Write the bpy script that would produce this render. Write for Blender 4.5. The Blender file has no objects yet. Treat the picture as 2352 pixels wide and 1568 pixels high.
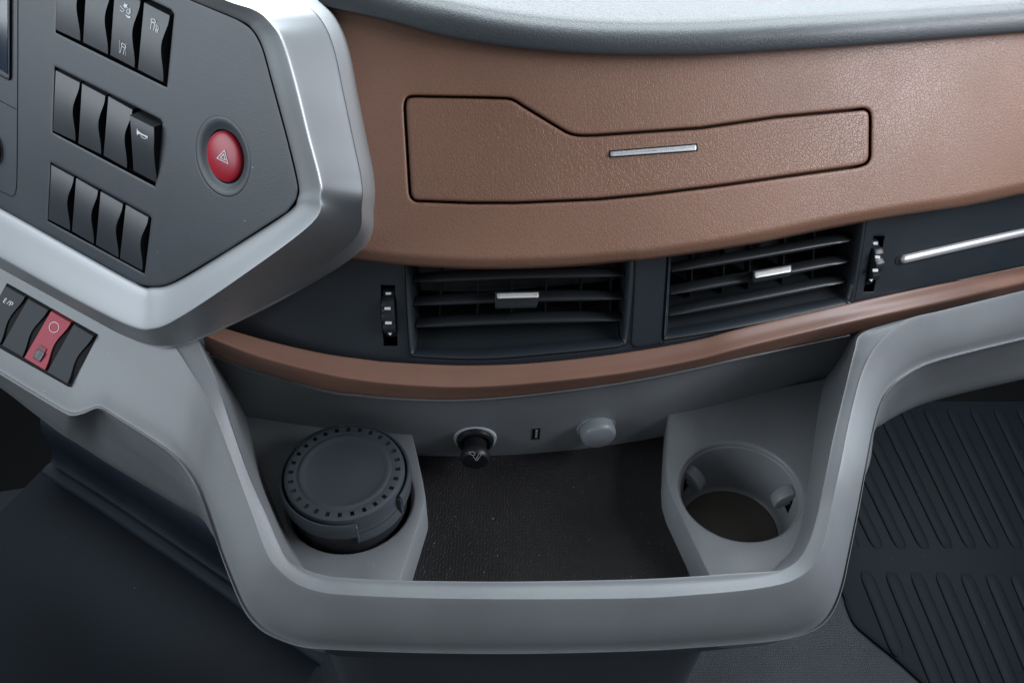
import bpy, bmesh, math, random
from mathutils import Vector, Matrix
from mathutils.geometry import delaunay_2d_cdt
random.seed(7)
sc = bpy.context.scene
COL = sc.collection
# ------------------------------------------------------------------ camera
F = 2300.0                       # focal length in reading-grid pixels (grid is 2352 x 1568)
R2 = math.sqrt(0.5)
cam_d = bpy.data.cameras.new('camera'); cam = bpy.data.objects.new('camera', cam_d); COL.objects.link(cam)
cam_d.sensor_width = 36.0; cam_d.lens = 36.0*F/2352.0; cam_d.clip_start = 0.02; cam_d.clip_end = 50
cam.rotation_euler = (math.radians(45), 0, 0)
sc.camera = cam
# ------------------------------------------------------------------ light
w = bpy.data.worlds.new('World'); sc.world = w; w.use_nodes = True
bg = w.node_tree.nodes['Background']; bg.inputs[0].default_value = (0.64, 0.69, 0.74, 1); bg.inputs[1].default_value = 0.31
def area(name, loc, target, sx, sy, power, col):
    d = bpy.data.lights.new(name, 'AREA'); d.shape = 'RECTANGLE'; d.size = sx; d.size_y = sy; d.energy = power; d.color = col
    o = bpy.data.objects.new(name, d); COL.objects.link(o); o.location = loc
    o.rotation_euler = (Vector(target)-Vector(loc)).to_track_quat('-Z', 'Y').to_euler(); return o
area('windscreen_light', (0.25, 1.50, 0.50), (0.1, 0.45, -0.35), 2.3, 1.1, 90, (0.86, 0.94, 1.0))
area('right_window_light', (1.35, 0.30, 0.22), (0.1, 0.45, -0.40), 1.0, 0.7, 32, (0.88, 0.92, 1.0))
area('left_window_light', (-1.35, 0.10, 0.08), (-0.1, 0.45, -0.25), 1.2, 1.0, 19, (0.84, 0.92, 1.0))
sc.view_settings.view_transform = 'Standard'; sc.view_settings.look = 'None'; sc.view_settings.exposure = 0.0; sc.view_settings.gamma = 1.0

# ------------------------------------------------------------------ geometry helpers
def ray(px, py):
    a = (px-1176.0)/F; b = (784.0-py)/F
    return Vector((a, R2*(1+b), -R2*(1-b)))
KD, XD = 0.82, -0.04
def bow(x): return KD*(x-XD)**2          # the dash sweeps away from the driver to both sides
class Surf:
    """plane (or plane swept along the bow of the dash): n . (x, y - w*bow(x), z) = c"""
    def __init__(s, n, c=None, through=None, w=0.0):
        s.n = Vector(n).normalized(); s.w = w; s.c = c
        if through is not None:
            p = Vector(through); s.c = s.g(p)
    def g(s, p): return s.n.x*p.x + s.n.y*(p.y - s.w*bow(p.x)) + s.n.z*p.z
    def ray(s, px, py, h=0.0):
        d = ray(px, py); t = 0.6; c = s.c+h
        if s.w == 0: return d*(c/s.n.dot(d))
        for _ in range(12):
            f0 = s.g(d*t)-c; f1 = s.g(d*(t+1e-5))-c
            t -= f0/((f1-f0)/1e-5)
        return d*t
    def nrm(s, p):
        return Vector((s.n.x - s.n.y*s.w*2*KD*(p.x-XD), s.n.y, s.n.z)).normalized()
def sconst(sv): return Surf((0, -1, 0), -sv, w=1.0)
def zconst(zv): return Surf((0, 0, 1), zv)
def cr(p0, p1, p2, p3, t):
    return 0.5*((2*p1) + (p2-p0)*t + (2*p0-5*p1+4*p2-p3)*t*t + (3*p1-p0-3*p2+p3)*t**3)
def crv(pts, n, closed=False):
    pts = [Vector(p) for p in pts]; m = len(pts); out = []
    segs = m if closed else m-1
    for i in range(segs):
        if closed: a, b, c, d = pts[(i-1) % m], pts[i], pts[(i+1) % m], pts[(i+2) % m]
        else: a, b, c, d = pts[max(i-1, 0)], pts[i], pts[i+1], pts[min(i+2, m-1)]
        for k in range(n): out.append(cr(a, b, c, d, k/n))
    if not closed: out.append(pts[-1])
    return out
def round_poly(pts, rad, n=5):
    """straight-edged outline with rounded corners; rad may be a list"""
    out = []; m = len(pts)
    for i in range(m):
        r = rad[i] if isinstance(rad, (list, tuple)) else rad
        p = Vector(pts[i]); a = Vector(pts[i-1])-p; b = Vector(pts[(i+1) % m])-p
        ra = min(r, a.length*0.45); rb = min(r, b.length*0.45)
        if r <= 0: out.append(p); continue
        A = p+a.normalized()*ra; B = p+b.normalized()*rb
        for k in range(n+1):
            t = k/n; out.append(A*(1-t)**2 + p*2*t*(1-t) + B*t*t)
    return out
def densify(poly, step):
    out = []; m = len(poly)
    for i in range(m):
        a = Vector(poly[i]); b = Vector(poly[(i+1) % m]); L = (b-a).length
        if L < 1e-3: continue
        k = max(1, int(L/step))
        for j in range(k): out.append(a.lerp(b, j/k))
    return out
def area2(p): return sum(p[i-1].x*p[i].y-p[i].x*p[i-1].y for i in range(len(p)))/2
def offset(poly, d):
    """move outline inwards by d (positive area outline assumed)"""
    out = []; m = len(poly)
    for i in range(m):
        a = poly[i]-poly[i-1]; b = poly[(i+1) % m]-poly[i]
        na = Vector((-a.y, a.x)).normalized(); nb = Vector((-b.y, b.x)).normalized()
        nn = na+nb
        if nn.length < 1e-6: nn = na
        nn.normalize(); k = max(0.5, nn.dot(na)); out.append(poly[i]+nn*(d/k))
    return out
def inside(x, y, poly):
    c = False; m = len(poly); j = m-1
    for i in range(m):
        yi = poly[i].y; yj = poly[j].y
        if (yi > y) != (yj > y) and x < (poly[j].x-poly[i].x)*(y-yi)/(yj-yi)+poly[i].x: c = not c
        j = i
    return c
def link(name, verts, faces, mat, parent=None, angle=40, smooth=True, uvs=None):
    me = bpy.data.meshes.new(name); me.from_pydata([tuple(v) for v in verts], [], faces); me.update()
    if mat: 
        for m_ in (mat if isinstance(mat, list) else [mat]): me.materials.append(m_)
    if smooth:
        for p in me.polygons: p.use_smooth = True
        try: me.set_sharp_from_angle(angle=math.radians(angle))
        except Exception: pass
    o = bpy.data.objects.new(name, me); COL.objects.link(o)
    if parent is not None: o.parent = parent
    return o
def fix_out(faces, verts, toward=Vector((0, 0, 0))): return faces
class MB:
    def __init__(s): s.v = []; s.f = []
    def add(s, vs, fs):
        k = len(s.v); s.v += [Vector(v) for v in vs]; s.f += [tuple(i+k for i in f) for f in fs]
    def grid(s, rows, closed=False):
        k = len(s.v); n = len(rows[0])
        for r in rows: s.v += [Vector(p) for p in r]
        for i in range(len(rows)-1):
            for j in range(n if closed else n-1):
                a = k+i*n+j; b = k+i*n+(j+1) % n
                s.f.append((a, b, b+n, a+n))
    def fan(s, ring, flip=False):
        k = len(s.v); s.v += [Vector(p) for p in ring]
        f = list(range(k, k+len(ring))); s.f.append(tuple(f[::-1] if flip else f))
    def build(s, name, mat, parent=None, angle=40, smooth=True, recalc=True):
        o = link(name, s.v, s.f, mat, parent, angle, False)
        bm = bmesh.new(); bm.from_mesh(o.data); bmesh.ops.remove_doubles(bm, verts=bm.verts, dist=1e-6)
        if recalc: bmesh.ops.recalc_face_normals(bm, faces=bm.faces)
        bm.to_mesh(o.data); bm.free()
        if smooth:
            for p in o.data.polygons: p.use_smooth = True
            o.data.set_sharp_from_angle(angle=math.radians(angle))
        return o
def plate(name, outline, surf, mat, parent=None, holes=(), h=0.0, edge=((0, -0.004), (0, -0.0008), (1.2, -0.0002), (3, 0)),
          hedge=((0, -0.008), (0, -0.0008), (1.0, -0.0002), (2.5, 0)), step=26, hf=None, angle=40):
    """panel lying on surf: outline and holes in reading-grid pixels, edge = (inset, height) rings"""
    ray_ = (lambda x, y, hh: surf.ray(x, y, hh+(hf(x, y) if hf else 0)))
    o_ = [Vector(p[:2]) if not isinstance(p, Vector) else Vector((p.x, p.y)) for p in outline]
    if area2(o_) < 0: o_ = o_[::-1]
    hs = []
    for q in holes:
        q = [Vector((p[0], p[1])) for p in q]
        if area2(q) > 0: q = q[::-1]
        hs.append(q)
    mb = MB(); loops = []
    for poly, ed in [(o_, edge)]+[(q, hedge) for q in hs]:
        rows = []
        for ins, dz in ed:
            r = offset(poly, ins); rows.append([ray_(p.x, p.y, h+dz) for p in r])
        last = offset(poly, ed[-1][0]+5); rows.append([ray_(p.x, p.y, h+ed[-1][1]) for p in last])
        mb.grid(rows, closed=True); loops.append(last)
    pts = []; edges = []
    for l in loops:
        k = len(pts); pts += l; edges += [(k+i, k+(i+1) % len(l)) for i in range(len(l))]
    x0 = min(p.x for p in loops[0]); x1 = max(p.x for p in loops[0]); y0 = min(p.y for p in loops[0]); y1 = max(p.y for p in loops[0])
    bb = [(min(p.x for p in l), max(p.x for p in l), min(p.y for p in l), max(p.y for p in l)) for l in loops]
    base = len(pts); grid = []
    yy = y0+step*0.5; r = 0
    while yy < y1:
        xx = x0+step*(0.5 if r % 2 else 1.0)
        while xx < x1:
            if inside(xx, yy, loops[0]) and not any(inside(xx, yy, l) for l in loops[1:]):
                if min((p.x-xx)**2+(p.y-yy)**2 for p in pts[:base]) > (step*0.45)**2: grid.append(Vector((xx, yy)))
            xx += step
        yy += step*0.87; r += 1
    allp = pts+grid
    res = delaunay_2d_cdt(allp, edges, [], 0, 1e-4)
    vs, fs = res[0], res[2]
    keep = []
    for f in fs:
        cx = sum(vs[i].x for i in f)/3; cy = sum(vs[i].y for i in f)/3
        if inside(cx, cy, loops[0]) and not any(inside(cx, cy, l) for l in loops[1:]): keep.append(tuple(f))
    ht = h+edge[-1][1]
    mb.add([ray_(v.x, v.y, ht) for v in vs], keep)
    o = mb.build(name, mat, parent, angle)
    face_cam(o)
    return o
def face_cam(o):
    """single-sided sheets: normals towards the cabin"""
    me = o.data; s = 0
    for p in me.polygons: s += p.normal.dot(-p.center.normalized())*p.area
    if s < 0: me.flip_normals()
def loft(name, rails, mat, parent=None, ns=6, nr=3, closed=False, angle=45, face=True, mb_only=False):
    """rails: equal-length rows of 3-D control points, smoothed along and across"""
    L = [crv(r, ns, closed) for r in rails]; n = len(L[0]); cols = []
    for j in range(n): cols.append(crv([r[j] for r in L], nr))
    rows = [[cols[j][i] for j in range(n)] for i in range(len(cols[0]))]
    mb = MB(); mb.grid(rows, closed)
    if mb_only: return mb
    o = mb.build(name, mat, parent, angle)
    if face: face_cam(o)
    return o
def frame_of(axis, hint=Vector((1, 0, 0))):
    a = Vector(axis).normalized(); e1 = (hint - a*hint.dot(a)).normalized(); e2 = a.cross(e1); return a, e1, e2
def lathe(mb, c, axis, prof, seg=48, hint=Vector((1, 0, 0)), a0=0, a1=2*math.pi):
    a, e1, e2 = frame_of(axis, hint); full = abs(a1-a0-2*math.pi) < 1e-6; rows = []
    for r, hh in prof:
        rows.append([Vector(c)+a*hh+(e1*math.cos(t)+e2*math.sin(t))*r for t in [a0+(a1-a0)*k/seg for k in range(seg if full else seg+1)]])
    mb.grid(rows, closed=full)
def box(mb, c, ax, ay, az, sx, sy, sz):
    c = Vector(c); vs = [c+ax*(sx*i)+ay*(sy*j)+az*(sz*k) for k in (-.5, .5) for j in (-.5, .5) for i in (-.5, .5)]
    mb.add(vs, [(0, 2, 3, 1), (4, 5, 7, 6), (0, 1, 5, 4), (2, 6, 7, 3), (0, 4, 6, 2), (1, 3, 7, 5)])
def bevel(o, wd, seg=2, ang=35):
    m = o.modifiers.new('bevel', 'BEVEL'); m.width = wd; m.segments = seg; m.limit_method = 'ANGLE'; m.angle_limit = math.radians(ang); m.harden_normals = False
    return o
def empty(name, loc=(0, 0, 0)):
    o = bpy.data.objects.new(name, None); COL.objects.link(o); o.location = loc; o.empty_display_size = 0.01
    return o
def top(o, label, cat, group=None, kind=None):
    if label: o['label'] = label
    if cat: o['category'] = cat
    if group: o['group'] = group
    if kind: o['kind'] = kind
    return o
def lab(o, l): o['label'] = l; return o
# zoomed readings -> grid pixels
def z(off, pts, k=0.3662): return [(off[0]+x*k, off[1]+y*k) for x, y in pts]
Z1 = (0, 0); Z2 = (0, 516.8); Z3 = (746.5, 0); Z4 = (1490.7, 0); Z5 = (746.5, 488.1); Z6 = (1490.7, 488.1); Z7 = (0, 994); Z8 = (1490.7, 994)

def stroke(pts, wd, surf, h, closed=False):
    """flat printed line"""
    mb = MB(); P = [Vector(p) for p in pts]; n = len(P); L, Rr = [], []
    for i in range(n):
        if closed: a = P[i]-P[i-1]; b = P[(i+1) % n]-P[i]
        else: a = P[i]-P[max(i-1, 0)]; b = P[min(i+1, n-1)]-P[i]
        if a.length < 1e-6: a = b
        if b.length < 1e-6: b = a
        na = Vector((-a.y, a.x)).normalized(); nb = Vector((-b.y, b.x)).normalized(); nn = (na+nb)
        if nn.length < 1e-3: nn = na
        nn.normalize(); k = max(0.5, nn.dot(na)); L.append(P[i]+nn*(wd/2/k)); Rr.append(P[i]-nn*(wd/2/k))
    hf = h if callable(h) else (lambda x, y: h)
    mb.grid([[surf.ray(p.x, p.y, hf(p.x, p.y)) for p in L], [surf.ray(p.x, p.y, hf(p.x, p.y)) for p in Rr]], closed); return mb
def fill(poly, surf, h):
    mb = MB(); hf = h if callable(h) else (lambda x, y: h)
    P = [Vector(p) for p in poly]; res = delaunay_2d_cdt(P, [(i, (i+1) % len(P)) for i in range(len(P))], [], 1, 1e-5)
    mb.add([surf.ray(v.x, v.y, hf(v.x, v.y)) for v in res[0]], [tuple(f) for f in res[2]]); return mb
def prints(name, mbs, parent, mat=None):
    mb = MB()
    for m_ in mbs: mb.add(m_.v, m_.f)
    o = mb.build(name, mat or M['white'], parent, smooth=False, recalc=False); face_cam(o); return o
# ------------------------------------------------------------------ materials
def new_mat(name):
    m = bpy.data.materials.new(name); m.use_nodes = True; nt = m.node_tree; b = nt.nodes['Principled BSDF']; return m, nt, b
def nd(nt, t, **k):
    n = nt.nodes.new(t)
    for a, v in k.items(): setattr(n, a, v)
    return n
def coords(nt, scale=(1, 1, 1), rot=(0, 0, 0)):
    tc = nd(nt, 'ShaderNodeTexCoord'); mp = nd(nt, 'ShaderNodeMapping'); nt.links.new(tc.outputs['Object'], mp.inputs[0])
    mp.inputs['Scale'].default_value = scale; mp.inputs['Rotation'].default_value = rot; return mp.outputs[0]
def plastic(name, col, rough=0.45, grain=0.25, gscale=1500, metal=0.0, spec=0.5, dust=0.0, coat=0.0, var=0.12):
    m, nt, b = new_mat(name); L = nt.links
    b.inputs['Roughness'].default_value = rough; b.inputs['Metallic'].default_value = metal
    b.inputs['Specular IOR Level'].default_value = spec; b.inputs['Coat Weight'].default_value = coat
    co = coords(nt)
    n1 = nd(nt, 'ShaderNodeTexNoise'); n1.inputs['Scale'].default_value = 14; n1.inputs['Detail'].default_value = 6; L.new(co, n1.inputs[0])
    mr = nd(nt, 'ShaderNodeMapRange'); mr.inputs[1].default_value = 0.3; mr.inputs[2].default_value = 0.7; mr.inputs[3].default_value = 1-var; mr.inputs[4].default_value = 1+var
    L.new(n1.outputs[0], mr.inputs[0])
    mx = nd(nt, 'ShaderNodeMix', data_type='RGBA', blend_type='MULTIPLY'); mx.inputs[0].default_value = 1
    mx.inputs[6].default_value = (*col, 1); L.new(mr.outputs[0], mx.inputs[7]); out = mx.outputs[2]
    mr2 = nd(nt, 'ShaderNodeMapRange'); mr2.inputs[3].default_value = rough-0.05; mr2.inputs[4].default_value = rough+0.07; L.new(n1.outputs[0], mr2.inputs[0]); L.new(mr2.outputs[0], b.inputs['Roughness'])
    if dust > 0:
        n2 = nd(nt, 'ShaderNodeTexVoronoi'); n2.inputs['Scale'].default_value = 130; L.new(co, n2.inputs[0])
        n3 = nd(nt, 'ShaderNodeTexNoise'); n3.inputs['Scale'].default_value = 40; L.new(co, n3.inputs[0])
        th = nd(nt, 'ShaderNodeMath', operation='MULTIPLY_ADD'); L.new(n3.outputs[0], th.inputs[0]); th.inputs[1].default_value = 0.10; th.inputs[2].default_value = -0.005
        lt = nd(nt, 'ShaderNodeMath', operation='LESS_THAN'); L.new(n2.outputs['Distance'], lt.inputs[0]); L.new(th.outputs[0], lt.inputs[1])
        n4 = nd(nt, 'ShaderNodeMath', operation='GREATER_THAN'); sp = nd(nt, 'ShaderNodeSeparateColor'); L.new(n2.outputs['Color'], sp.inputs[0]); L.new(sp.outputs[0], n4.inputs[0]); n4.inputs[1].default_value = 0.90
        mm = nd(nt, 'ShaderNodeMath', operation='MULTIPLY'); L.new(lt.outputs[0], mm.inputs[0]); L.new(n4.outputs[0], mm.inputs[1])
        m3 = nd(nt, 'ShaderNodeMath', operation='MULTIPLY'); L.new(mm.outputs[0], m3.inputs[0]); m3.inputs[1].default_value = dust
        md = nd(nt, 'ShaderNodeMix', data_type='RGBA'); L.new(m3.outputs[0], md.inputs[0]); L.new(out, md.inputs[6]); md.inputs[7].default_value = (0.5, 0.5, 0.48, 1); out = md.outputs[2]
    L.new(out, b.inputs['Base Color'])
    if grain > 0:
        g = nd(nt, 'ShaderNodeTexNoise'); g.inputs['Scale'].default_value = gscale; g.inputs['Detail'].default_value = 2; L.new(co, g.inputs[0])
        bp = nd(nt, 'ShaderNodeBump'); bp.inputs['Strength'].default_value = grain; bp.inputs['Distance'].default_value = 0.0002
        L.new(g.outputs[0], bp.inputs['Height']); L.new(bp.outputs[0], b.inputs['Normal'])
    return m
def leather(name, col, rough, cell, depth, aniso=1.0, spec=0.5, crease=0.75, rvar=0.07):
    m, nt, b = new_mat(name); L = nt.links; co = coords(nt, (1, 1, 1))
    dn = nd(nt, 'ShaderNodeTexNoise'); dn.inputs['Scale'].default_value = 1.0/cell*0.6; dn.inputs['Detail'].default_value = 2; L.new(co, dn.inputs[0])
    sb = nd(nt, 'ShaderNodeVectorMath', operation='SUBTRACT'); L.new(dn.outputs['Color'], sb.inputs[0]); sb.inputs[1].default_value = (.5, .5, .5)
    sl = nd(nt, 'ShaderNodeVectorMath', operation='SCALE'); L.new(sb.outputs[0], sl.inputs[0]); sl.inputs['Scale'].default_value = cell*1.2
    ad = nd(nt, 'ShaderNodeVectorMath', operation='ADD'); L.new(co, ad.inputs[0]); L.new(sl.outputs[0], ad.inputs[1])
    v = nd(nt, 'ShaderNodeTexVoronoi', feature='DISTANCE_TO_EDGE'); v.inputs['Scale'].default_value = 1.0/cell; L.new(ad.outputs[0], v.inputs[0])
    v2 = nd(nt, 'ShaderNodeTexVoronoi', feature='DISTANCE_TO_EDGE'); v2.inputs['Scale'].default_value = 1.9/cell; L.new(ad.outputs[0], v2.inputs[0])
    mr = nd(nt, 'ShaderNodeMapRange'); mr.inputs[1].default_value = 0; mr.inputs[2].default_value = 0.11; L.new(v.outputs[0], mr.inputs[0])
    mr2 = nd(nt, 'ShaderNodeMapRange'); mr2.inputs[1].default_value = 0; mr2.inputs[2].default_value = 0.14; mr2.inputs[4].default_value = 0.28; L.new(v2.outputs[0], mr2.inputs[0])
    sm = nd(nt, 'ShaderNodeMath', operation='ADD'); L.new(mr.outputs[0], sm.inputs[0]); L.new(mr2.outputs[0], sm.inputs[1])
    bp = nd(nt, 'ShaderNodeBump'); bp.inputs['Strength'].default_value = 1.0; bp.inputs['Distance'].default_value = depth
    L.new(sm.outputs[0], bp.inputs['Height']); L.new(bp.outputs[0], b.inputs['Normal'])
    big = nd(nt, 'ShaderNodeTexNoise'); big.inputs['Scale'].default_value = 9; big.inputs['Detail'].default_value = 5; L.new(co, big.inputs[0])
    m1 = nd(nt, 'ShaderNodeMapRange'); m1.inputs[1].default_value = .3; m1.inputs[2].default_value = .7; m1.inputs[3].default_value = .9; m1.inputs[4].default_value = 1.1; L.new(big.outputs[0], m1.inputs[0])
    m2 = nd(nt, 'ShaderNodeMapRange'); m2.inputs[3].default_value = crease; m2.inputs[4].default_value = 1.0; L.new(mr.outputs[0], m2.inputs[0])
    mu = nd(nt, 'ShaderNodeMath', operation='MULTIPLY'); L.new(m1.outputs[0], mu.inputs[0]); L.new(m2.outputs[0], mu.inputs[1])
    mx = nd(nt, 'ShaderNodeMix', data_type='RGBA', blend_type='MULTIPLY'); mx.inputs[0].default_value = 1; mx.inputs[6].default_value = (*col, 1); L.new(mu.outputs[0], mx.inputs[7])
    L.new(mx.outputs[2], b.inputs['Base Color'])
    sm_ = nd(nt, 'ShaderNodeTexNoise'); sm_.inputs['Scale'].default_value = 22; sm_.inputs['Detail'].default_value = 5; sm_.inputs['Roughness'].default_value = 0.65; L.new(co, sm_.inputs[0])
    rr_ = nd(nt, 'ShaderNodeMapRange'); rr_.inputs[1].default_value = .3; rr_.inputs[2].default_value = .7; rr_.inputs[3].default_value = rough-rvar; rr_.inputs[4].default_value = rough+rvar; L.new(sm_.outputs[0], rr_.inputs[0]); L.new(rr_.outputs[0], b.inputs['Roughness'])
    b.inputs['Specular IOR Level'].default_value = spec
    return m
def hexmat(name, col, rough, scale):
    """rubber mat with small keyed cells"""
    m, nt, b = new_mat(name); L = nt.links; co = coords(nt, (1, 1, 1), (0, 0, 0))
    v = nd(nt, 'ShaderNodeTexVoronoi', feature='DISTANCE_TO_EDGE'); v.inputs['Scale'].default_value = scale; v.inputs['Randomness'].default_value = 0.6
    mp = nd(nt, 'ShaderNodeMapping'); mp.inputs['Scale'].default_value = (1, 0.8, 1); L.new(co, mp.inputs[0]); L.new(mp.outputs[0], v.inputs[0])
    mr = nd(nt, 'ShaderNodeMapRange'); mr.inputs[2].default_value = 0.12; L.new(v.outputs[0], mr.inputs[0])
    bp = nd(nt, 'ShaderNodeBump'); bp.inputs['Strength'].default_value = 0.9; bp.inputs['Distance'].default_value = 0.0003; L.new(mr.outputs[0], bp.inputs['Height']); L.new(bp.outputs[0], b.inputs['Normal'])
    n1 = nd(nt, 'ShaderNodeTexNoise'); n1.inputs['Scale'].default_value = 12; n1.inputs['Detail'].default_value = 7; L.new(co, n1.inputs[0])
    r = nd(nt, 'ShaderNodeMapRange'); r.inputs[1].default_value = .35; r.inputs[2].default_value = .7; r.inputs[3].default_value = .75; r.inputs[4].default_value = 1.5; L.new(n1.outputs[0], r.inputs[0])
    mx = nd(nt, 'ShaderNodeMix', data_type='RGBA', blend_type='MULTIPLY'); mx.inputs[0].default_value = 1; mx.inputs[6].default_value = (*col, 1); L.new(r.outputs[0], mx.inputs[7])
    L.new(mx.outputs[2], b.inputs['Base Color']); b.inputs['Roughness'].default_value = rough; b.inputs['Specular IOR Level'].default_value = 0.4
    return m
M = {}
M['grey'] = plastic('grey_moulded_plastic', (0.185, 0.196, 0.205), 0.42, 0.5, 1300, dust=0.5)
M['grey_shiny'] = plastic('grey_cap_plastic', (0.20, 0.22, 0.235), 0.35, 0.1, 1500)
M['face'] = plastic('dark_face_plastic', (0.041, 0.051, 0.061), 0.42, 0.45, 1300, dust=0.5)
M['vent'] = plastic('black_panel_plastic', (0.016, 0.022, 0.028), 0.38, 0.2, 1500, dust=0.6)
M['slat'] = plastic('black_slat_plastic', (0.016, 0.019, 0.022), 0.40, 0.1, 1500)
M['void'] = plastic('black_recess_plastic', (0.004, 0.004, 0.005), 0.7, 0, spec=0.2)
M['switch'] = plastic('charcoal_switch_plastic', (0.036, 0.042, 0.048), 0.36, 0.2, 1800)
M['switch_low'] = plastic('low_switch_plastic', (0.030, 0.037, 0.042), 0.5, 0.2, 1800, spec=0.2)
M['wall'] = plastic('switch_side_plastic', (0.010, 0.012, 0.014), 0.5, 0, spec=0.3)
M['silver'] = plastic('satin_silver_paint', (0.315, 0.328, 0.338), 0.46, 0.12, 2200, metal=0.80, var=0.03)
M['chrome'] = plastic('polished_chrome', (0.80, 0.80, 0.80), 0.28, 0, metal=1.0, var=0.02)
M['bright'] = plastic('bright_silver_trim', (0.88, 0.87, 0.84), 0.30, 0, metal=0.25, spec=0.9, var=0.03)
M['satin'] = plastic('satin_aluminium', (0.66, 0.67, 0.68), 0.40, 0, metal=0.60, var=0.02)
M['brown'] = leather('brown_leather_grain', (0.248, 0.130, 0.086), 0.45, 0.0022, 0.000065, crease=0.92)
M['brown_door'] = leather('brown_leather_door', (0.245, 0.128, 0.084), 0.42, 0.0023, 0.000085, crease=0.92)
M['brown_strip'] = plastic('brown_soft_paint', (0.205, 0.108, 0.076), 0.42, 0.2, 1500)
M['pad'] = leather('charcoal_pad_grain', (0.050, 0.058, 0.064), 0.40, 0.0016, 0.00005, crease=0.96, rvar=0.01)
M['red'] = plastic('red_button_plastic', (0.38, 0.014, 0.030), 0.34, 0, var=0.03)
M['pink'] = plastic('red_switch_plastic', (0.36, 0.026, 0.052), 0.45, 0.1, spec=0.3, var=0.04)
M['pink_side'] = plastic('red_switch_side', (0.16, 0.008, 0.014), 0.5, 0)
M['white'] = plastic('white_print', (0.75, 0.78, 0.80), 0.5, 0, var=0.02)
M['black'] = plastic('black_gloss_plastic', (0.010, 0.011, 0.013), 0.42, 0)
M['ash'] = plastic('ashtray_plastic', (0.050, 0.060, 0.069), 0.38, 0.3, 1500, dust=0.7)
M['ash_dark'] = plastic('ashtray_side_plastic', (0.026, 0.029, 0.033), 0.42, 0.2, 1500, dust=0.3)
M['mat'] = hexmat('tray_rubber_mat', (0.013, 0.0122, 0.0130), 0.55, 460)
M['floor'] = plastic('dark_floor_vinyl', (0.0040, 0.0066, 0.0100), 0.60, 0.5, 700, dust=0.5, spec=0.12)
M['floor2'] = hexmat('floor_rubber', (0.020, 0.024, 0.030), 0.65, 420)
M['rib'] = plastic('ribbed_rubber', (0.0070, 0.0110, 0.0150), 0.60, 0.4, 900, dust=0.5, spec=0.12)
M['cupfloor'] = plastic('cup_rubber', (0.10, 0.088, 0.076), 0.75, 0.3, 900, dust=0.8)
M['crumb'] = plastic('crumb_dust', (0.55, 0.50, 0.42), 0.8, 0)
M['steel'] = plastic('steel_contact', (0.5, 0.48, 0.46), 0.3, 0, metal=1)

# ------------------------------------------------------------------ surfaces of the dash
LEATHER = Surf((0, -0.819, 0.574), -0.5639, w=1)
VENT = Surf((0, -0.907, 0.421), -0.5717, w=1)
WALL = Surf((0, -0.982, -0.189), -0.3312, w=1)
RIM = Surf((0, -0.6, 0.8), -0.58, w=0)
RIMB = Surf((0, -0.6, 0.8), -0.58, w=1)
al, be = math.radians(37), math.radians(23)
INST = Surf((-math.sin(al)*math.cos(be), -math.cos(al)*math.cos(be), math.sin(be)), -0.352)
be2 = math.radians(52)
LOW = Surf((-math.sin(al)*math.cos(be2), -math.cos(al)*math.cos(be2), math.sin(be2)), through=RIM.ray(439, 854))
PODZ = -0.530; MATZ = -0.560; FLOORZ = -0.98

# ================================================================== DASHBOARD
dash = top(empty('dashboard', (0, 0.5, -0.4)), 'wide dashboard with brown grained leather face, black air vents and a soft charcoal top', 'dashboard')
dash.location = (0, 0, 0)
# soft top pad
P1 = [(560, -70), (660, -22), (746, 13), (893, 48), (1021, 84), (1149, 106), (1296, 121), (1442, 126.5), (1608, 126), (1747, 119), (1985, 102.5), (2352, 73), (2480, 62)]
P2 = [(640, -110), (720, -62), (800, -26), (935, 16), (1050, 42), (1165, 63), (1300, 79), (1442, 86), (1608, 85), (1747, 77), (1985, 62), (2352, 36), (2480, 25)]
r0, r1, r2, r3, r4, r5, r6, r7 = [], [], [], [], [], [], [], []
for (ax_, ay_), (bx_, by_) in zip(P1, P2):
    a = LEATHER.ray(ax_, ay_, 0.010); u = a+Vector((0, 0.016, -0.001))
    y2 = a.y+0.003; d = ray(bx_, by_); b_ = d*(y2/d.y)
    r0.append(u); r1.append(a+Vector((0, 0.004, -0.0006))); r2.append(a); r3.append(a.lerp(b_, 0.5)+Vector((0, -0.0012, 0))); r4.append(b_)
    r5.append(b_+Vector((0, 0.0070, 0.0029))); r6.append(b_+Vector((0, 0.022, 0.0044))); r7.append(b_+Vector((0, 0.10, 0.0050)))
pad = loft('top_pad', [r0, r1, r2, r3, r4, r5, r6, r7, [p+Vector((0, 0.35, 0.002)) for p in r7], [p+Vector((0, 0.9, 0.002)) for p in r7]], M['pad'], dash, ns=6, nr=4)
# finely ribbed insert lying on the pad, its front edge just in view
ins = [(1180, -40), (1290, -14), (1420, 4), (1530, 13), (1700, 14), (1900, 7), (2100, -8), (2300, -34)]
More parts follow.
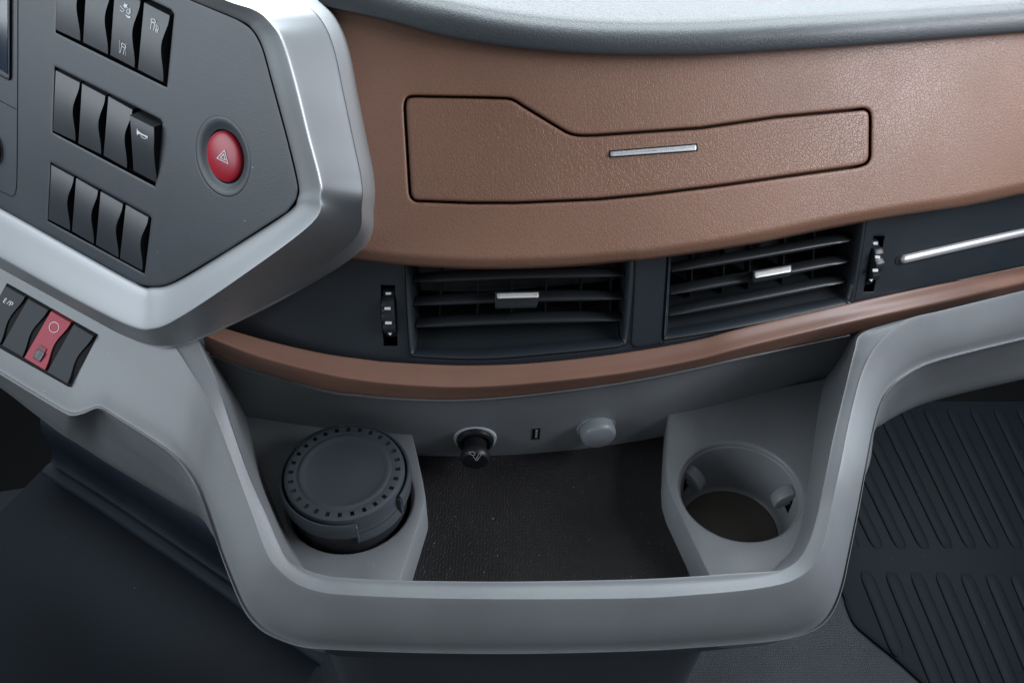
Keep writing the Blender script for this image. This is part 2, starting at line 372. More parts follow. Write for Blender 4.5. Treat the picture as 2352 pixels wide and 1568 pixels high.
# brown leather panel
lipb = z(Z5, [(0, 262), (100, 278), (200, 290), (500, 325), (800, 343), (1060, 348), (1500, 335), (1900, 300)]) + z(Z6, [(0, 290), (600, 200), (1130, 95), (1600, 12)]) + [(2210, 473), (2352, 443), (2480, 414)]
lipb = [(600, 520)]+lipb
up = [(2480, 40), (2352, 52), (1985, 80), (1608, 100), (1296, 96), (1021, 60), (893, 24), (746, -12), (600, -60)]
door_o = crv(z(Z3, [(497, 690), (498, 655), (508, 620), (530, 604), (565, 601)]), 4)[:-1]+[Vector(p) for p in z(Z3, [(565, 601), (1000, 609), (1130, 614)])]\
    + crv(z(Z3, [(1130, 614), (1170, 620), (1210, 640), (1240, 660)]), 4)[1:-1]+[Vector(p) for p in z(Z3, [(1240, 660), (1470, 800)])]\
    + crv(z(Z3, [(1470, 800), (1530, 832), (1590, 846), (1680, 847)]), 4)[1:]+[Vector(p) for p in [(1608, 293), (1783, 268), (1960, 251.5)]]\
    + crv([(1960, 251.5), (1982, 249.5), (1994, 254), (1999, 264), (2000, 280)], 4)[1:]\
    + crv([(1999, 355), (1997, 366), (1990, 376), (1978, 382), (1960, 386)], 4)+[Vector(p) for p in [(1800, 408), (1650, 429), (1491, 448.5), (1369, 460), (1186, 468), (1076, 468), (970, 464)]]\
    + crv([(970, 464), (955, 463), (946, 457), (941, 447), (939, 430)], 4)[1:]
door_o = densify([Vector((p[0], p[1])) for p in door_o], 16)
outl = crv(lipb, 5)+[Vector(p) for p in up]
lp = plate('leather_panel', densify(outl, 18), LEATHER, M['brown'], dash, holes=[offset(door_o if area2(door_o) > 0 else door_o[::-1], -1.0)],
           edge=((-3, -0.040), (-1, -0.014), (0, -0.009), (1, -0.006), (3, -0.0046), (8, -0.0032), (14, -0.0016), (19, -0.0005), (25, 0.0)),
           hedge=((0, -0.012), (0, -0.0022), (0.7, -0.0011), (2.2, -0.0003), (4.5, 0)), step=24, angle=60)
dplus = door_o if area2(door_o) > 0 else door_o[::-1]
door = plate('storage_door', offset(dplus, 4.6), LEATHER, M['brown_door'], dash, edge=((0, -0.008), (0, -0.0016), (0.6, -0.0008), (2.0, -0.0001), (4, 0.0002)), step=24, angle=60)
g_ = plate('groove_lining', offset(dplus, -6), LEATHER, plastic('dark_brown_gap', (0.035, 0.018, 0.012), 0.7, 0, spec=0.2), dash, h=-0.0075, edge=((0, -0.001), (1, 0)), step=60)
# aluminium pull bar on the door
q = round_poly([(1401.5, 348.5), (1599, 332.5), (1599.5, 345.5), (1403, 360)], 3.5, 4)
plate('pull_bar', densify(q, 12), LEATHER, M['satin'], door, hf=(lambda x, y: (y-(354-(x-1401)*0.078))*0.00009), h=0.0016, edge=((-0.3, -0.0016), (0, -0.0009), (0.8, -0.0002), (2.2, 0)), step=30)
q = round_poly([(1398, 345.5), (1603, 329), (1603.5, 348.5), (1399, 363.5)], 4, 4)
plate('bar_recess', densify(q, 12), LEATHER, M['wall'], door, h=0.00035, edge=((0, -0.001), (0.5, 0)), step=40)

# vent panel
st_top = [(400, 712), (470, 738), (520, 755), (622, 784), (746, 812), (861, 828), (893, 831), (1039, 838.6), (1186, 836), (1332, 823), (1479, 803), (1608, 779), (1710, 752), (1967, 693), (2150, 654), (2352, 611), (2480, 583)]
st_mid = [(400, 740), (468, 768), (500, 783), (600, 820), (746, 858), (840, 874), (930, 883), (1040, 888), (1160, 884), (1332, 868), (1479, 848), (1608, 823), (1715, 795), (1940, 742), (2150, 696), (2352, 649), (2480, 621)]
st_bot = [(400, 760), (470, 797), (487, 813), (580, 849), (746, 896), (830, 907), (893, 913), (1039, 918), (1186, 909), (1369, 887), (1491, 867), (1608, 843), (1710, 819.5), (1952, 768), (2150, 716), (2352, 667), (2480, 636)]
vtop = [(2480, 380), (2352, 410), (1985, 485), (1710, 530), (1491, 560), (1300, 580), (1135, 585), (900, 570), (780, 545), (640, 600), (480, 690)]
lv_out = z(Z5, [(500, 255), (512, 600), (530, 860), (545, 893), (580, 908), (1000, 922), (1500, 883), (1820, 848), (1880, 830), (1900, 795), (1930, 500), (1945, 230)])
lv_in = z(Z5, [(538, 250), (552, 600), (570, 825), (580, 848), (605, 858), (1000, 862), (1400, 830), (1790, 795), (1840, 785), (1860, 760), (1880, 500), (1897, 230)])
rv_out = z(Z6, [(128, 180), (110, 500), (93, 765), (100, 788), (130, 797), (500, 738), (900, 664), (1200, 605), (1262, 585), (1286, 545), (1330, 280), (1378, -40)])
rv_in = z(Z6, [(145, 180), (128, 500), (117, 715), (122, 732), (145, 738), (500, 675), (900, 596), (1180, 540), (1222, 524), (1236, 495), (1275, 280), (1318, -40)])
def ring_pts(ctrl):
    """open control list around the opening -> dense closed outline"""
    c = crv(ctrl, 5); return c
LVO, LVI, RVO, RVI = [ring_pts(c) for c in (lv_out, lv_in, rv_out, rv_in)]
wl_slot = round_poly(z(Z5, [(348, 455), (438, 458), (456, 835), (368, 835)]), 2, 2)
wr_slot = round_poly(z(Z6, [(1408, 148), (1477, 148), (1408, 494), (1344, 498)]), 2, 2)
bar_line = [(2067, 597), (2150, 578), (2250, 555.5), (2352, 533), (2480, 505)]
vpo = densify(crv(st_top, 4)+[Vector(p) for p in vtop], 20)
vp = plate('vent_panel', [Vector((p[0], p[1]+4)) if i < 65 else p for i, p in enumerate(vpo)], VENT, M['vent'], dash,
           holes=[densify(LVO, 16), densify(RVO, 16), densify(wl_slot, 12), densify(wr_slot, 12)],
           hedge=((0, -0.003), (0, -0.0006), (0.8, -0.0001), (1.8, 0)), step=28)

def vent(name, outer, inner, slats, vanes, tab, label, wd):
    root = lab(empty(name), label); root.parent = dash
    A = [Vector((p[0], p[1])) for p in outer]; B = [Vector((p[0], p[1])) for p in inner]
    rows = [[VENT.ray(p.x, p.y, 0.0012) for p in A], [VENT.ray(*(a.lerp(b, 0.12)), 0.0020) for a, b in zip(A, B)], [VENT.ray(*(a.lerp(b, 0.3)), 0.0016) for a, b in zip(A, B)],
            [VENT.ray(*(a.lerp(b, 0.85)), -0.0020) for a, b in zip(A, B)], [VENT.ray(b.x, b.y, -0.0036) for b in B], [VENT.ray(b.x, b.y, -0.0036)+Vector((0, 0.003, -0.0008)) for b in B]]
    rows = [[VENT.ray(p.x, p.y, -0.004) for p in A]]+rows
    mb = MB(); mb.grid(rows, closed=True); mb.build('bezel', M['vent'], root, angle=50)
    base = [VENT.ray(b.x, b.y, -0.0036)+Vector((0, 0.003, -0.0008)) for b in B]
    mb = MB(); dd = [Vector((0, 0.012, 0.001)), Vector((0, 0.045, 0.006))]
    mb.grid([base]+[[p+d for p in base] for d in dd], closed=True); mb.fan([p+dd[1] for p in base])
    mb.build('duct', M['void'] if False else M['slat'], root, angle=30)
    for (xa, ya), (xb, yb) in slats:
        mb = MB(); rws = []; n = 16
        for i in range(n+1):
            t = i/n; px = xa+(xb-xa)*t; py = ya+(yb-ya)*t+ (-3.0*math.sin(math.pi*t))*(1 if wd else -0.6)
            c = VENT.ray(px, py, -0.0065); k = 0.42+0.58*min(1, math.sin(math.pi*t)**0.5*1.25)
            if i in (0, n): k = 0.42
            th = 0.0027*k; ch = 0.0060
            nn = Vector((0, -0.96, 0.28)); uu = Vector((0, 0.28, 0.96))
            rws.append([c-nn*0.004+nn*(ch*math.cos(a))+uu*(th*math.sin(a)) for a in [2*math.pi*k2/14 for k2 in range(14)]])
        mb.grid(rws, closed=True); mb.fan(rws[0]); mb.fan(rws[-1]); mb.build('slat', M['slat'], root, angle=60)
    for px, y0, y1 in vanes:
        a = VENT.ray(px, y0, -0.024); b_ = VENT.ray(px-(4 if wd else 7), y1, -0.024); mb = MB()
        c = (a+b_)/2; up_ = (b_-a).normalized(); sx = Vector((1, 0, 0)); fy = up_.cross(sx).normalized()
        box(mb, c+Vector((0, 0.006, 0)), sx, up_, fy, 0.0011, (b_-a).length, 0.014); mb.build('vane', M['wall'], root, smooth=False)
    # adjuster tab with chrome edge
    (tx0, ty0), (tx1, ty1), chh, th = tab
    L0 = [(tx0, ty0), (tx1, ty1), (tx1+1, ty1+chh), (tx0+1, ty0+chh)]
    plate('chrome_edge', densify(round_poly(L0, 3.5, 4), 10), VENT, M['bright'], root, hf=(lambda x, y: (y-(ty0+(ty1-ty0)*(x-tx0)/(tx1-tx0))-6)*0.00026), h=0.0036, edge=((-0.6, -0.006), (-0.4, -0.0012), (0.6, -0.0003), (2.4, 0)), step=30)
    L1 = [(tx0-4, ty0-3.5), (tx1+3, ty1-3.5), (tx1+3, ty1+chh+3), (tx1-4, ty1+chh+th), (tx0-4, ty0+chh+th), (tx0-5, ty0+chh+3)]
    plate('adjuster_tab', densify(round_poly(L1, 4, 4), 10), VENT, M['slat'], root, h=0.0016, edge=((0, -0.010), (0.3, -0.0012), (1, -0.0003), (3, 0)), step=30)
    return root
vent('air_vent', LVO, LVI, [((948, 645), (1432, 631)), ((951, 698), (1431, 684)), ((955, 748), (1428, 733))],
     [(1014, 625, 745), (1100, 625, 745), (1178, 622, 745), (1256, 620, 745), (1336, 620, 740), (1404, 615, 735)],
     ((1141, 673.5), (1236, 671.0), 12, 24), 'left air vent with three curved black slats and a chrome edged tab', True)
vent('air_vent', RVO, RVI, [((1542, 621), (1960, 549)), ((1540, 673), (1951, 598)), ((1537, 722), (1940, 645))],
     [(1592, 575, 690), (1665, 560, 680), (1725, 550, 670), (1802, 545, 660), (1870, 530, 650)],
     ((1733, 626), (1816, 611), 13, 11), 'right air vent tilted up to the right, chrome tab off centre', False)
# thumb wheels
def wheel(cx, cy, dx, marks, tri, slot, axis_px):
    root = empty('thumb_wheel'); root.parent = dash
    a = VENT.ray(cx-10, cy+(axis_px[0]), 0); b = VENT.ray(cx+10, cy+axis_px[1], 0); ax = (b-a).normalized(); nn = VENT.nrm(a)
    c = VENT.ray(cx, cy, 0)-nn*0.0115; R = 0.0170; e1 = nn; e2 = ax.cross(e1).normalized(); mb = MB(); rows = []; n = 96; hw = dx
    for off, sc_ in ((-hw, 0.90), (-hw, 0.985), (-hw*0.8, 1.0), (hw*0.8, 1.0), (hw, 0.985), (hw, 0.90)):
        rows.append([c+ax*off+(e1*math.cos(t)+e2*math.sin(t))*(R*sc_-0.0013*(0.5-0.5*math.tanh(3.5*math.cos(t*11+0.0)+1.2))) for t in [2*math.pi*k/n for k in range(n)]])
    mb.grid(rows, closed=True); mb.fan(rows[0]); mb.fan(rows[-1]); mb.build('wheel_rim', M['switch'] if False else M['slat'], root, angle=50)
    for i, (mx, my, mw, mh) in enumerate(marks):
        hh = None
        # height of the rim at this reading
        d = ray(mx, my); 
        t = 0.4
        while t < 0.9:
            p = d*t; v = p-c; v = v-ax*v.dot(ax)
            if v.length < R+0.0002: break
            t += 0.0002
        hh = VENT.g(d*t)-VENT.c
        if i == tri: poly = [(mx-mw, my-mh*0.6), (mx+mw, my-mh), (mx+mw*0.3, my+mh)]
        else: poly = round_poly([(mx-mw, my-mh), (mx+mw, my-mh), (mx+mw, my+mh), (mx-mw, my+mh)], 1, 2)
        vs = [VENT.ray(x, y, hh+0.0004) for x, y in poly]; mb = MB(); mb.fan(vs); mb.fan([v-nn*0.0005 for v in vs]); mb.grid([vs, [v-nn*0.0005 for v in vs]], closed=True)
        mb.build('white_mark', M['white'], root, smooth=False)
    rr = [Vector((p[0], p[1])) for p in slot]
    mb = MB(); rows = [[VENT.ray(p.x, p.y, -0.002) for p in rr], [VENT.ray(p.x, p.y, -0.002)-nn*0.02 for p in rr]]; mb.grid(rows, closed=True); mb.fan(rows[-1])
    mb.build('wheel_well', M['void'], root, smooth=False)
wheel(894, 724, 0.0036, [(892, 674, 6, 2.6), (890, 708.5, 7, 3.0), (892, 741.5, 7.5, 3.0), (895.5, 767, 5, 3.2)], 3, wl_slot, (0, 0))
wheel(2009, 606, 0.0034, [(2011, 559, 5, 2.8), (2016, 590.5, 5.5, 3.2), (2011, 621, 6, 3.2), (2001, 644, 4, 3)], 3, wr_slot, (1.5, -1.5))
# chrome bar at the right
mb = MB(); rws = []
pts = crv(bar_line, 26); n = len(pts)
for i, p in enumerate(pts):
    c = VENT.ray(p.x, p.y, 0.0005); k = (0.1, 0.6, 0.8, 0.92, 0.98, 1.0)[min(i, 5)]
    nn = VENT.nrm(c); tg = (VENT.ray(*pts[min(i+1, n-1)], 0.0005)-VENT.ray(*pts[max(i-1, 0)], 0.0005)).normalized(); uu = nn.cross(tg).normalized()
    rws.append([c+uu*(0.0029*k*math.cos(a))+nn*(0.0028*k*math.sin(a)) for a in [2*math.pi*j/32 for j in range(32)]])
mb.grid(rws, closed=True); mb.fan(rws[0]); mb.build('chrome_bar', M['satin'], dash, angle=60)
q = crv([(2056, 600), (2060, 590), (2070, 584)], 3)[:-1]+[Vector(p) for p in [(2075, 583), (2150, 565), (2352, 519.5), (2480, 491)]]+[Vector(p) for p in [(2480, 519), (2352, 546.5), (2150, 592), (2075, 609)]]+crv([(2070, 610), (2060, 608), (2056, 600)], 3)[:-1]
plate('bar_recess', densify(q, 20), VENT, M['wall'], dash, h=0.0004, edge=((0, -0.001), (0.5, 0)), step=50)
# centre raised pillar between the vents
q = round_poly([(1460, 575), (1534, 560), (1529, 640), (1520, 775), (1522, 790), (1462, 799), (1450, 790), (1455, 700)], 3, 2)
plate('centre_pillar', densify(q, 16), VENT, M['vent'], dash, h=0.0010, edge=((0, -0.001), (0.5, -0.0002), (2, 0)), step=30)
# brown trim strip
rl = []
def srail(pts, sv, dx=0, dy=0): s_ = sconst(sv); return [s_.ray(x+dx, y+dy) for x, y in pts]
rl = [[p+Vector((0, 0.003, -0.004)) for p in srail(st_top, 0.4225)], srail(st_top, 0.4215), srail(st_top, 0.4195, 0, 3), srail([(a[0]*.5+b[0]*.5, a[1]*.5+b[1]*.5) for a, b in zip(st_top, st_mid)], 0.4155),
      srail(st_mid, 0.4105, 0, -4), srail(st_mid, 0.4098, 0, 3), srail([(a[0]*.4+b[0]*.6, a[1]*.4+b[1]*.6) for a, b in zip(st_mid, st_bot)], 0.4135), srail(st_bot, 0.4165, 0, -1)]
rl.append([p+Vector((0, 0.006, -0.0008)) for p in rl[-1]]); rl.append([p+Vector((0, 0.02, 0.003)) for p in rl[-1]])
rl = [r[1:] for r in rl]
strip = loft('trim_strip', rl, M['brown_strip'], dash, ns=6, nr=3, angle=60)
mb = MB(); mb.fan([r[0] for r in rl]); mb.build('strip_end', M['void'], dash, smooth=False)

# ================================================================== CENTRE CONSOLE
con = top(empty('centre_console'), 'grey moulded centre console with an open tray, two round pods and a rounded rim', 'console')
ST = [((-80, 550), (-80, 812)), ((0, 596), (0, 859)), ((90, 645), (75, 905)), ((160, 688), (142, 945)), ((196, 705), (166, 954)), ((225, 720), (192, 949)), ((255, 738), (220, 938)),
      ((275, 750), (239, 942)), ((305, 768), (260, 956)), ((350, 786), (325, 997)), ((392, 788), (376, 1032)), ((439, 854), (412, 1065)), ((476, 912), (440, 1104)), ((505, 980), (465, 1155)),
      ((546, 1091), (491, 1228)), ((580, 1183), (524, 1316)), ((612, 1268), (557, 1393)), ((637, 1305), (586, 1433)), ((677, 1338), (622, 1459)), ((732, 1358), (690, 1484)), ((800, 1366), (769, 1491)),
      ((969, 1373), (960, 1498)), ((1200, 1375.5), (1200, 1500)), ((1464, 1373), (1464, 1494)), ((1600, 1365), (1600, 1486)), ((1710, 1355), (1710, 1478)), ((1785, 1343), (1800, 1468)),
      ((1830, 1328), (1857, 1453)), ((1864, 1302), (1894, 1430)), ((1888, 1258), (1919, 1393)), ((1903, 1200), (1936, 1345)), ((1915, 1140), (1951, 1275)), ((1932, 1062), (1972, 1170)),
      ((1945, 994), (1989, 1080)), ((1960, 928), (2006, 990)), ((1978, 862), (2022, 930)), ((2003, 807), (2043, 895)), ((2038, 766), (2077, 865)), ((2085, 733), (2131, 836)),
      ((2170, 711.5), (2223, 810)), ((2352, 667), (2352, 779)), ((2480, 636), (2480, 750))]
def wblend(x, y):
    if x < 1176: return 0.0 if y > 900 else min(1, (900-y)/200)*0
    return max(0.0, min(1.0, (1150-y)/330.0))
def rimpt(px, py, h=0.0):
    k = wblend(px, py); k = k*k*(3-2*k)
    return RIM.ray(px, py, h).lerp(RIMB.ray(px, py, h), k)
def conpt(px, py, h=0.0, i=20):
    if i <= 8: return LOW.ray(px, py, h)
    if i >= 14: return rimpt(px, py, h)
    k = (i-8)/6.0; k = k*k*(3-2*k); return LOW.ray(px, py, h).lerp(rimpt(px, py, h), k)
def hE(i):
    if i <= 8: return -0.001
    if i <= 16: return -0.001-0.013*(i-8)/8
    if i <= 20: return -0.014-0.009*(i-16)/4
    if i <= 26: return -0.023
    if i <= 31: return -0.023+0.007*(i-26)/5
    return -0.016+0.004*min(1, (i-31)/6)
def lerp2(a, b, t): return (a[0]+(b[0]-a[0])*t, a[1]+(b[1]-a[1])*t)
def bandrail(t, hk, extra=0.0): return [conpt(*lerp2(a, b, t), hE(i)*hk+extra, i) for i, (a, b) in enumerate(ST)]
outer = [bandrail(0, 0, 0), bandrail(0.02, 0.0, 0.0002), bandrail(0.25, 0.17), bandrail(0.55, 0.45), bandrail(0.78, 0.74, -0.0004), bandrail(0.90, 0.96, -0.0012), bandrail(0.965, 1.03, -0.0018), bandrail(0.985, 1.0, -0.0010), bandrail(1.0, 1.0, -0.0009), bandrail(1.006, 1.0, -0.0024)]
# under the lip: side of the console
SB = {0: (-80, 842), 1: (0, 889), 2: (75, 946), 3: (142, 996), 4: (166, 1010), 5: (192, 1026), 6: (220, 1044), 7: (239, 1056), 8: (260, 1069), 9: (325, 1108), 10: (376, 1138), 11: (412, 1160), 12: (440, 1176),
      13: (468, 1195), 14: (497, 1240), 33: (1990, 1085), 34: (2008, 992), 35: (2024, 975), 36: (2046, 960), 37: (2080, 942), 38: (2134, 921), 39: (2225, 897), 40: (2352, 868), 41: (2480, 838)}
ur1, ur2, ur3 = [], [], []
for i, (a, b) in enumerate(ST):
    e = outer[-1][i]
    if i in SB:
        d = ray(*SB[i]); e0 = outer[-2][i]; q_ = d*((e0.length+(0.20 if i <= 14 else 0.08))/d.length)
        ur1.append(e0.lerp(q_, 0.12)+e0.normalized()*0.006); ur2.append(e0.lerp(q_, 0.6)+e0.normalized()*0.004); ur3.append(q_)
    else:
        cen = Vector((0.02, 0.40, e.z)); inn = (cen-e); inn.z = 0; inn.normalize()
        ur1.append(e+inn*0.003+Vector((0, 0, -0.001))); ur2.append(e+inn*0.008+Vector((0, 0, -0.004))); ur3.append(e+inn*0.012+Vector((0, 0, -0.02)))
body = loft('rim_moulding', outer+[ur1, ur2, ur3, [p+p.normalized()*0.03 for p in ur3]], M['grey'], con, ns=6, nr=3, angle=65)
# cut the pocket for the low switch block: separate dark well sits proud, see below
IN = [((392, 788), (455, 782), (480, 795)), ((439, 854), (490, 856), (512, 848)), ((476, 912), (514, 915), (553, 916)), ((505, 980), (536, 985), (576, 994)), ((546, 1091), (572, 1091), (604, 1091)),
      ((580, 1183), (612, 1180), (640, 1180)), ((612, 1268), (655, 1276), (680, 1270)), ((637, 1305), (690, 1309), (714, 1300)), ((677, 1338), (745, 1331), (752, 1319)),
      ((732, 1358), (800, 1337), (803, 1327)), ((800, 1366), (880, 1340), (880, 1331)), ((969, 1373), (1000, 1343), (1000, 1334)), ((1200, 1375.5), (1200, 1344), (1200, 1335)), ((1464, 1373), (1460, 1339), (1460, 1330)), ((1600, 1365), (1600, 1333), (1600, 1323)),
      ((1710, 1355), (1695, 1327), (1690, 1313)), ((1785, 1343), (1765, 1318), (1755, 1302)), ((1830, 1328), (1802, 1306), (1792, 1288)), ((1864, 1302), (1835, 1283), (1818, 1262)), ((1888, 1258), (1857, 1245), (1836, 1214)),
      ((1903, 1200), (1873, 1195), (1847, 1165)), ((1915, 1140), (1886, 1138), (1854, 1122)), ((1932, 1062), (1902, 1062), (1862, 1062)), ((1945, 994), (1916, 994), (1871, 994)), ((1960, 928), (1934, 920), (1881, 930)),
      ((1978, 862), (1951, 850), (1893, 880)), ((2003, 807), (1963, 803), (1925, 825)), ((2038, 766), (1976, 768), (1957, 767)), ((2085, 733), (2034, 745), (1992, 757)), ((2170, 711.5), (2140, 718), (2100, 727))]
i0, i1, i2, i3, i4, i5, i6, i7 = [], [], [], [], [], [], [], []; i45 = []
nI = len(IN)
for k, (a, c_, w_) in enumerate(IN):
    pa = outer[0][k+10]
    front = 7 <= k <= 16
    fr = 1.0 if 9 <= k <= 14 else (0.75 if k in (8, 15) else (0.35 if k in (7, 16) else 0.0))
    zw = PODZ-0.002
    pc = conpt(*lerp2(c_, w_, fr), -0.0052, k+10)
    side = zconst(zw).ray(*w_)
    if k in (0, 1): side = sconst(0.447).ray(*w_)
    if k >= 26: side = sconst(0.447).ray(*w_)
    fw = Vector((pc.x, pc.y+0.004, zw-0.012))
    pw = side.lerp(fw, fr)
    i0.append(pa); i1.append(conpt(*lerp2(a, c_, 0.06), -0.0003, k+10)); i2.append(conpt(*lerp2(a, c_, 0.5), -0.0024, k+10)); i3.append(conpt(*lerp2(a, c_, 0.94), -0.0048, k+10)); i4.append(pc)
    i45.append(pc.lerp(pw, 0.07)); i5.append(pc.lerp(pw, 0.5)); i6.append(pw); i7.append(Vector((pw.x, pw.y, min(pw.z-0.01, MATZ-0.01) if fr > 0.9 else pw.z-0.003)))
inner = loft('tray_side', [i0, i1, i2, i3, i4, i45, i5, i6, i7], M['grey'], con, ns=6, nr=3, angle=65)
# back wall of the tray
ra, rb, rc_ = [], [], []
for k in range(25):
    x = -0.25+0.54*k/24
    sw = lambda zz: (0.3312-0.189*zz)/0.982
    ra.append(Vector((x, bow(x)+sw(-0.452), -0.452))); rb.append(Vector((x, bow(x)+sw(-0.51), -0.51))); rc_.append(Vector((x, bow(x)+sw(-0.575), -0.575)))
loft('tray_back_wall', [ra, rb, rc_], M['grey'], con, ns=2, nr=6)
lipx = [p for p in st_bot if 480 < p[0] < 2000]
loft('wall_lip', [[p+Vector((0, 0.012, 0.003)) for p in srail(lipx, 0.4182, 0, -1)], srail(lipx, 0.4182, 0, -1), srail(lipx, 0.4180, 0, 1.6), srail(lipx, 0.4186, 0, 3.2), srail(lipx, 0.4215, 0, 4.5), [p+Vector((0, 0.012, 0.0)) for p in srail(lipx, 0.4215, 0, 4.5)]], M['grey'], con, ns=5, nr=2, angle=70)
# tray floor mat
fl = [(-0.10, 0.28), (0.16, 0.28), (0.16, 0.48), (-0.10, 0.48)]
mb = MB(); mb.grid([[Vector((x, y, MATZ)) for x in (-0.0665, 0.0, 0.1125)] for y in (0.306, 0.38, 0.49)]); mb.build('tray_mat', M['mat'], con)
# pods
def circ(c, r, n=64): return [Vector((c[0]+r*math.cos(2*math.pi*k/n), c[1]+r*math.sin(2*math.pi*k/n))) for k in range(n)]
def world2px(p):
    t = (p.y-p.z)*R2; return ((p.x/t)*F+1176, 784-((p.y+p.z)*R2/t)*F)
CUP = (0.1487, 0.3935); CUPR = 0.0392
ASH = (-0.1050, 0.3860); ASHR = 0.0405
def pod(name, topo, baseo, hole_c, hole_r, label):
    zp = zconst(PODZ)
    o_ = [Vector((zp.ray(x, y).x, zp.ray(x, y).y)) for x, y in topo]
    mb = MB()
    # top sheet by triangulation in plan
    hole = circ(hole_c, hole_r+0.0022)
    if area2(o_) < 0: o_ = o_[::-1]; 
    dense = densify(o_, 0.006); ins_ = offset(dense, 0.0016)
    pts = ins_+hole; n1 = len(ins_); ed = [(i, (i+1) % n1) for i in range(n1)]+[(n1+i, n1+(i+1) % len(hole)) for i in range(len(hole))]
    res = delaunay_2d_cdt(pts, ed, [], 0, 1e-7); vs, fs = res[0], res[2]; keep = []
    for f in fs:
        cx = sum(vs[i].x for i in f)/3; cy = sum(vs[i].y for i in f)/3
        if inside(cx, cy, ins_) and not inside(cx, cy, hole): keep.append(tuple(f))
    mb.add([Vector((v.x, v.y, PODZ)) for v in vs], keep)
    rows = [[Vector((p.x, p.y, PODZ)) for p in ins_], [Vector((p.x, p.y, PODZ-0.0004)) for p in offset(dense, 0.0006)], [Vector((p.x, p.y, PODZ-0.0015)) for p in dense]]
    mb.grid(rows, closed=True)
    # flared side down to the mat on the inner side
    base = {}
    low = []
    for p in dense:
        low.append(Vector((p.x, p.y, MATZ-0.004)))
    mb.grid([rows[-1], low], closed=True)
    hr = [[Vector((p.x, p.y, PODZ)) for p in hole]]
    for dr, dz in ((0.0012, -0.0003), (0.0004, -0.0012), (0.0, -0.0035), (-0.0008, -0.0042), (-0.0012, -0.006)):
        hr.append([Vector((p.x, p.y, PODZ+dz)) for p in circ(hole_c, hole_r+dr)])
    mb.grid(hr, closed=True)
    o = mb.build(name, M['grey'], con, angle=35); lab(o, label); return o, hr[-1]
tl = [(470, 870), (553, 916), (660, 943), (769, 963), (896, 981), (943.5, 984), (955, 1029), (971, 1102), (977, 1138), (976, 1155), (921.5, 1331), (900, 1400), (690, 1390), (600, 1280), (540, 1040)]
podl, hl = pod('ashtray_pod', tl, None, ASH, ASHR, 'left grey pod with round opening')
tr = [(1536, 934), (1532, 1000), (1529, 1067), (1531, 1104), (1542, 1140), (1628, 1320), (1650, 1380), (1880, 1340), (1930, 1100), (1945, 850), (1900, 868), (1700, 905)]
podr, hr_ = pod('cup_pod', tr, None, CUP, CUPR, 'right grey pod with open cup well')
# faint scuffs on the right pod
SP = zconst(PODZ); sc_ = []
for cx, cy, rx, ry, a, b in ((1782, 962, 44, 26, 150, 235), (1790, 958, 46, 28, -60, 40), (1792, 960, 36, 20, -70, 10), (1780, 965, 40, 30, 20, 60)):
    sc_.append(stroke([(cx+rx*math.cos(math.radians(a+(b-a)*k/8)), cy-ry*math.sin(math.radians(a+(b-a)*k/8))) for k in range(9)], 0.5, SP, 0.00012))
for a, b in (((1765, 948), (1772, 962)), ((1774, 968), (1780, 976)), ((1800, 962), (1806, 976)), ((1690, 1010), (1697, 1013))): sc_.append(stroke([a, b], 0.5, SP, 0.00012))
mb = MB()
for m_ in sc_: mb.add(m_.v, m_.f)
face_cam(mb.build('scuff_marks', M['grey_shiny'], podr, smooth=False, recalc=False))
# cup well
mb = MB(); lathe(mb, (CUP[0], CUP[1], PODZ), (0, 0, 1), [(CUPR-0.0012, -0.006), (CUPR-0.0022, -0.012), (CUPR-0.0035, -0.042), (CUPR-0.0050, -0.0455), (CUPR-0.008, -0.0465)], 64); mb.build('cup_well', M['grey'], podr, angle=50)
mb = MB(); lathe(mb, (CUP[0], CUP[1], PODZ), (0, 0, 1), [(0.0001, -0.0445), (CUPR-0.008, -0.0445), (CUPR-0.0070, -0.0452), (CUPR-0.006, -0.0460)], 48); mb.build('cup_floor', M['cupfloor'], podr, angle=50)
mb = MB(); lathe(mb, (ASH[0], ASH[1], PODZ), (0, 0, 1), [(ASHR-0.0012, -0.006), (ASHR-0.0030, -0.05), (0.001, -0.052)], 64); mb.build('ashtray_well', M['void'], podl, angle=50)
def clip(ang, lift):
    a = math.radians(ang); rd = Vector((math.cos(a), math.sin(a), 0)); tg = Vector((-rd.y, rd.x, 0)); up_ = Vector((0, 0, 1))
    c = Vector((CUP[0], CUP[1], PODZ))+rd*(CUPR-0.0025)
    prof = [(0.001, -0.006), (-0.0035, -0.0065), (-0.0085, -0.010), (-0.0115, -0.0145), (-0.0120, -0.0185), (-0.0100, -0.021), (-0.006, -0.020), (0.0015, -0.016)]
    mb = MB(); rows = []
    for off, s_ in ((-0.0045, 0.90), (-0.0036, 1.0), (0.0036, 1.0), (0.0045, 0.90)):
        cx = sum(p[0] for p in prof)/8; cz = sum(p[1] for p in prof)/8
        rows.append([c+rd*(cx+(p[0]-cx)*s_)+up_*(cz+(p[1]-cz)*s_+lift)+tg*off for p in prof])
    mb.grid(rows, closed=True); mb.fan(rows[0]); mb.fan(rows[-1]); bevel(mb.build('cup_clip', M['grey'], podr, angle=60), 0.0008, 2)
    # dark slot in the well wall behind the clip
    mb = MB(); box(mb, c+up_*(-0.019+lift)-rd*0.0006, tg, up_, rd, 0.0105, 0.013, 0.0012); mb.build('clip_slot', M['void'], podr, smooth=False)
clip(143, 0.0); clip(8, 0.0)
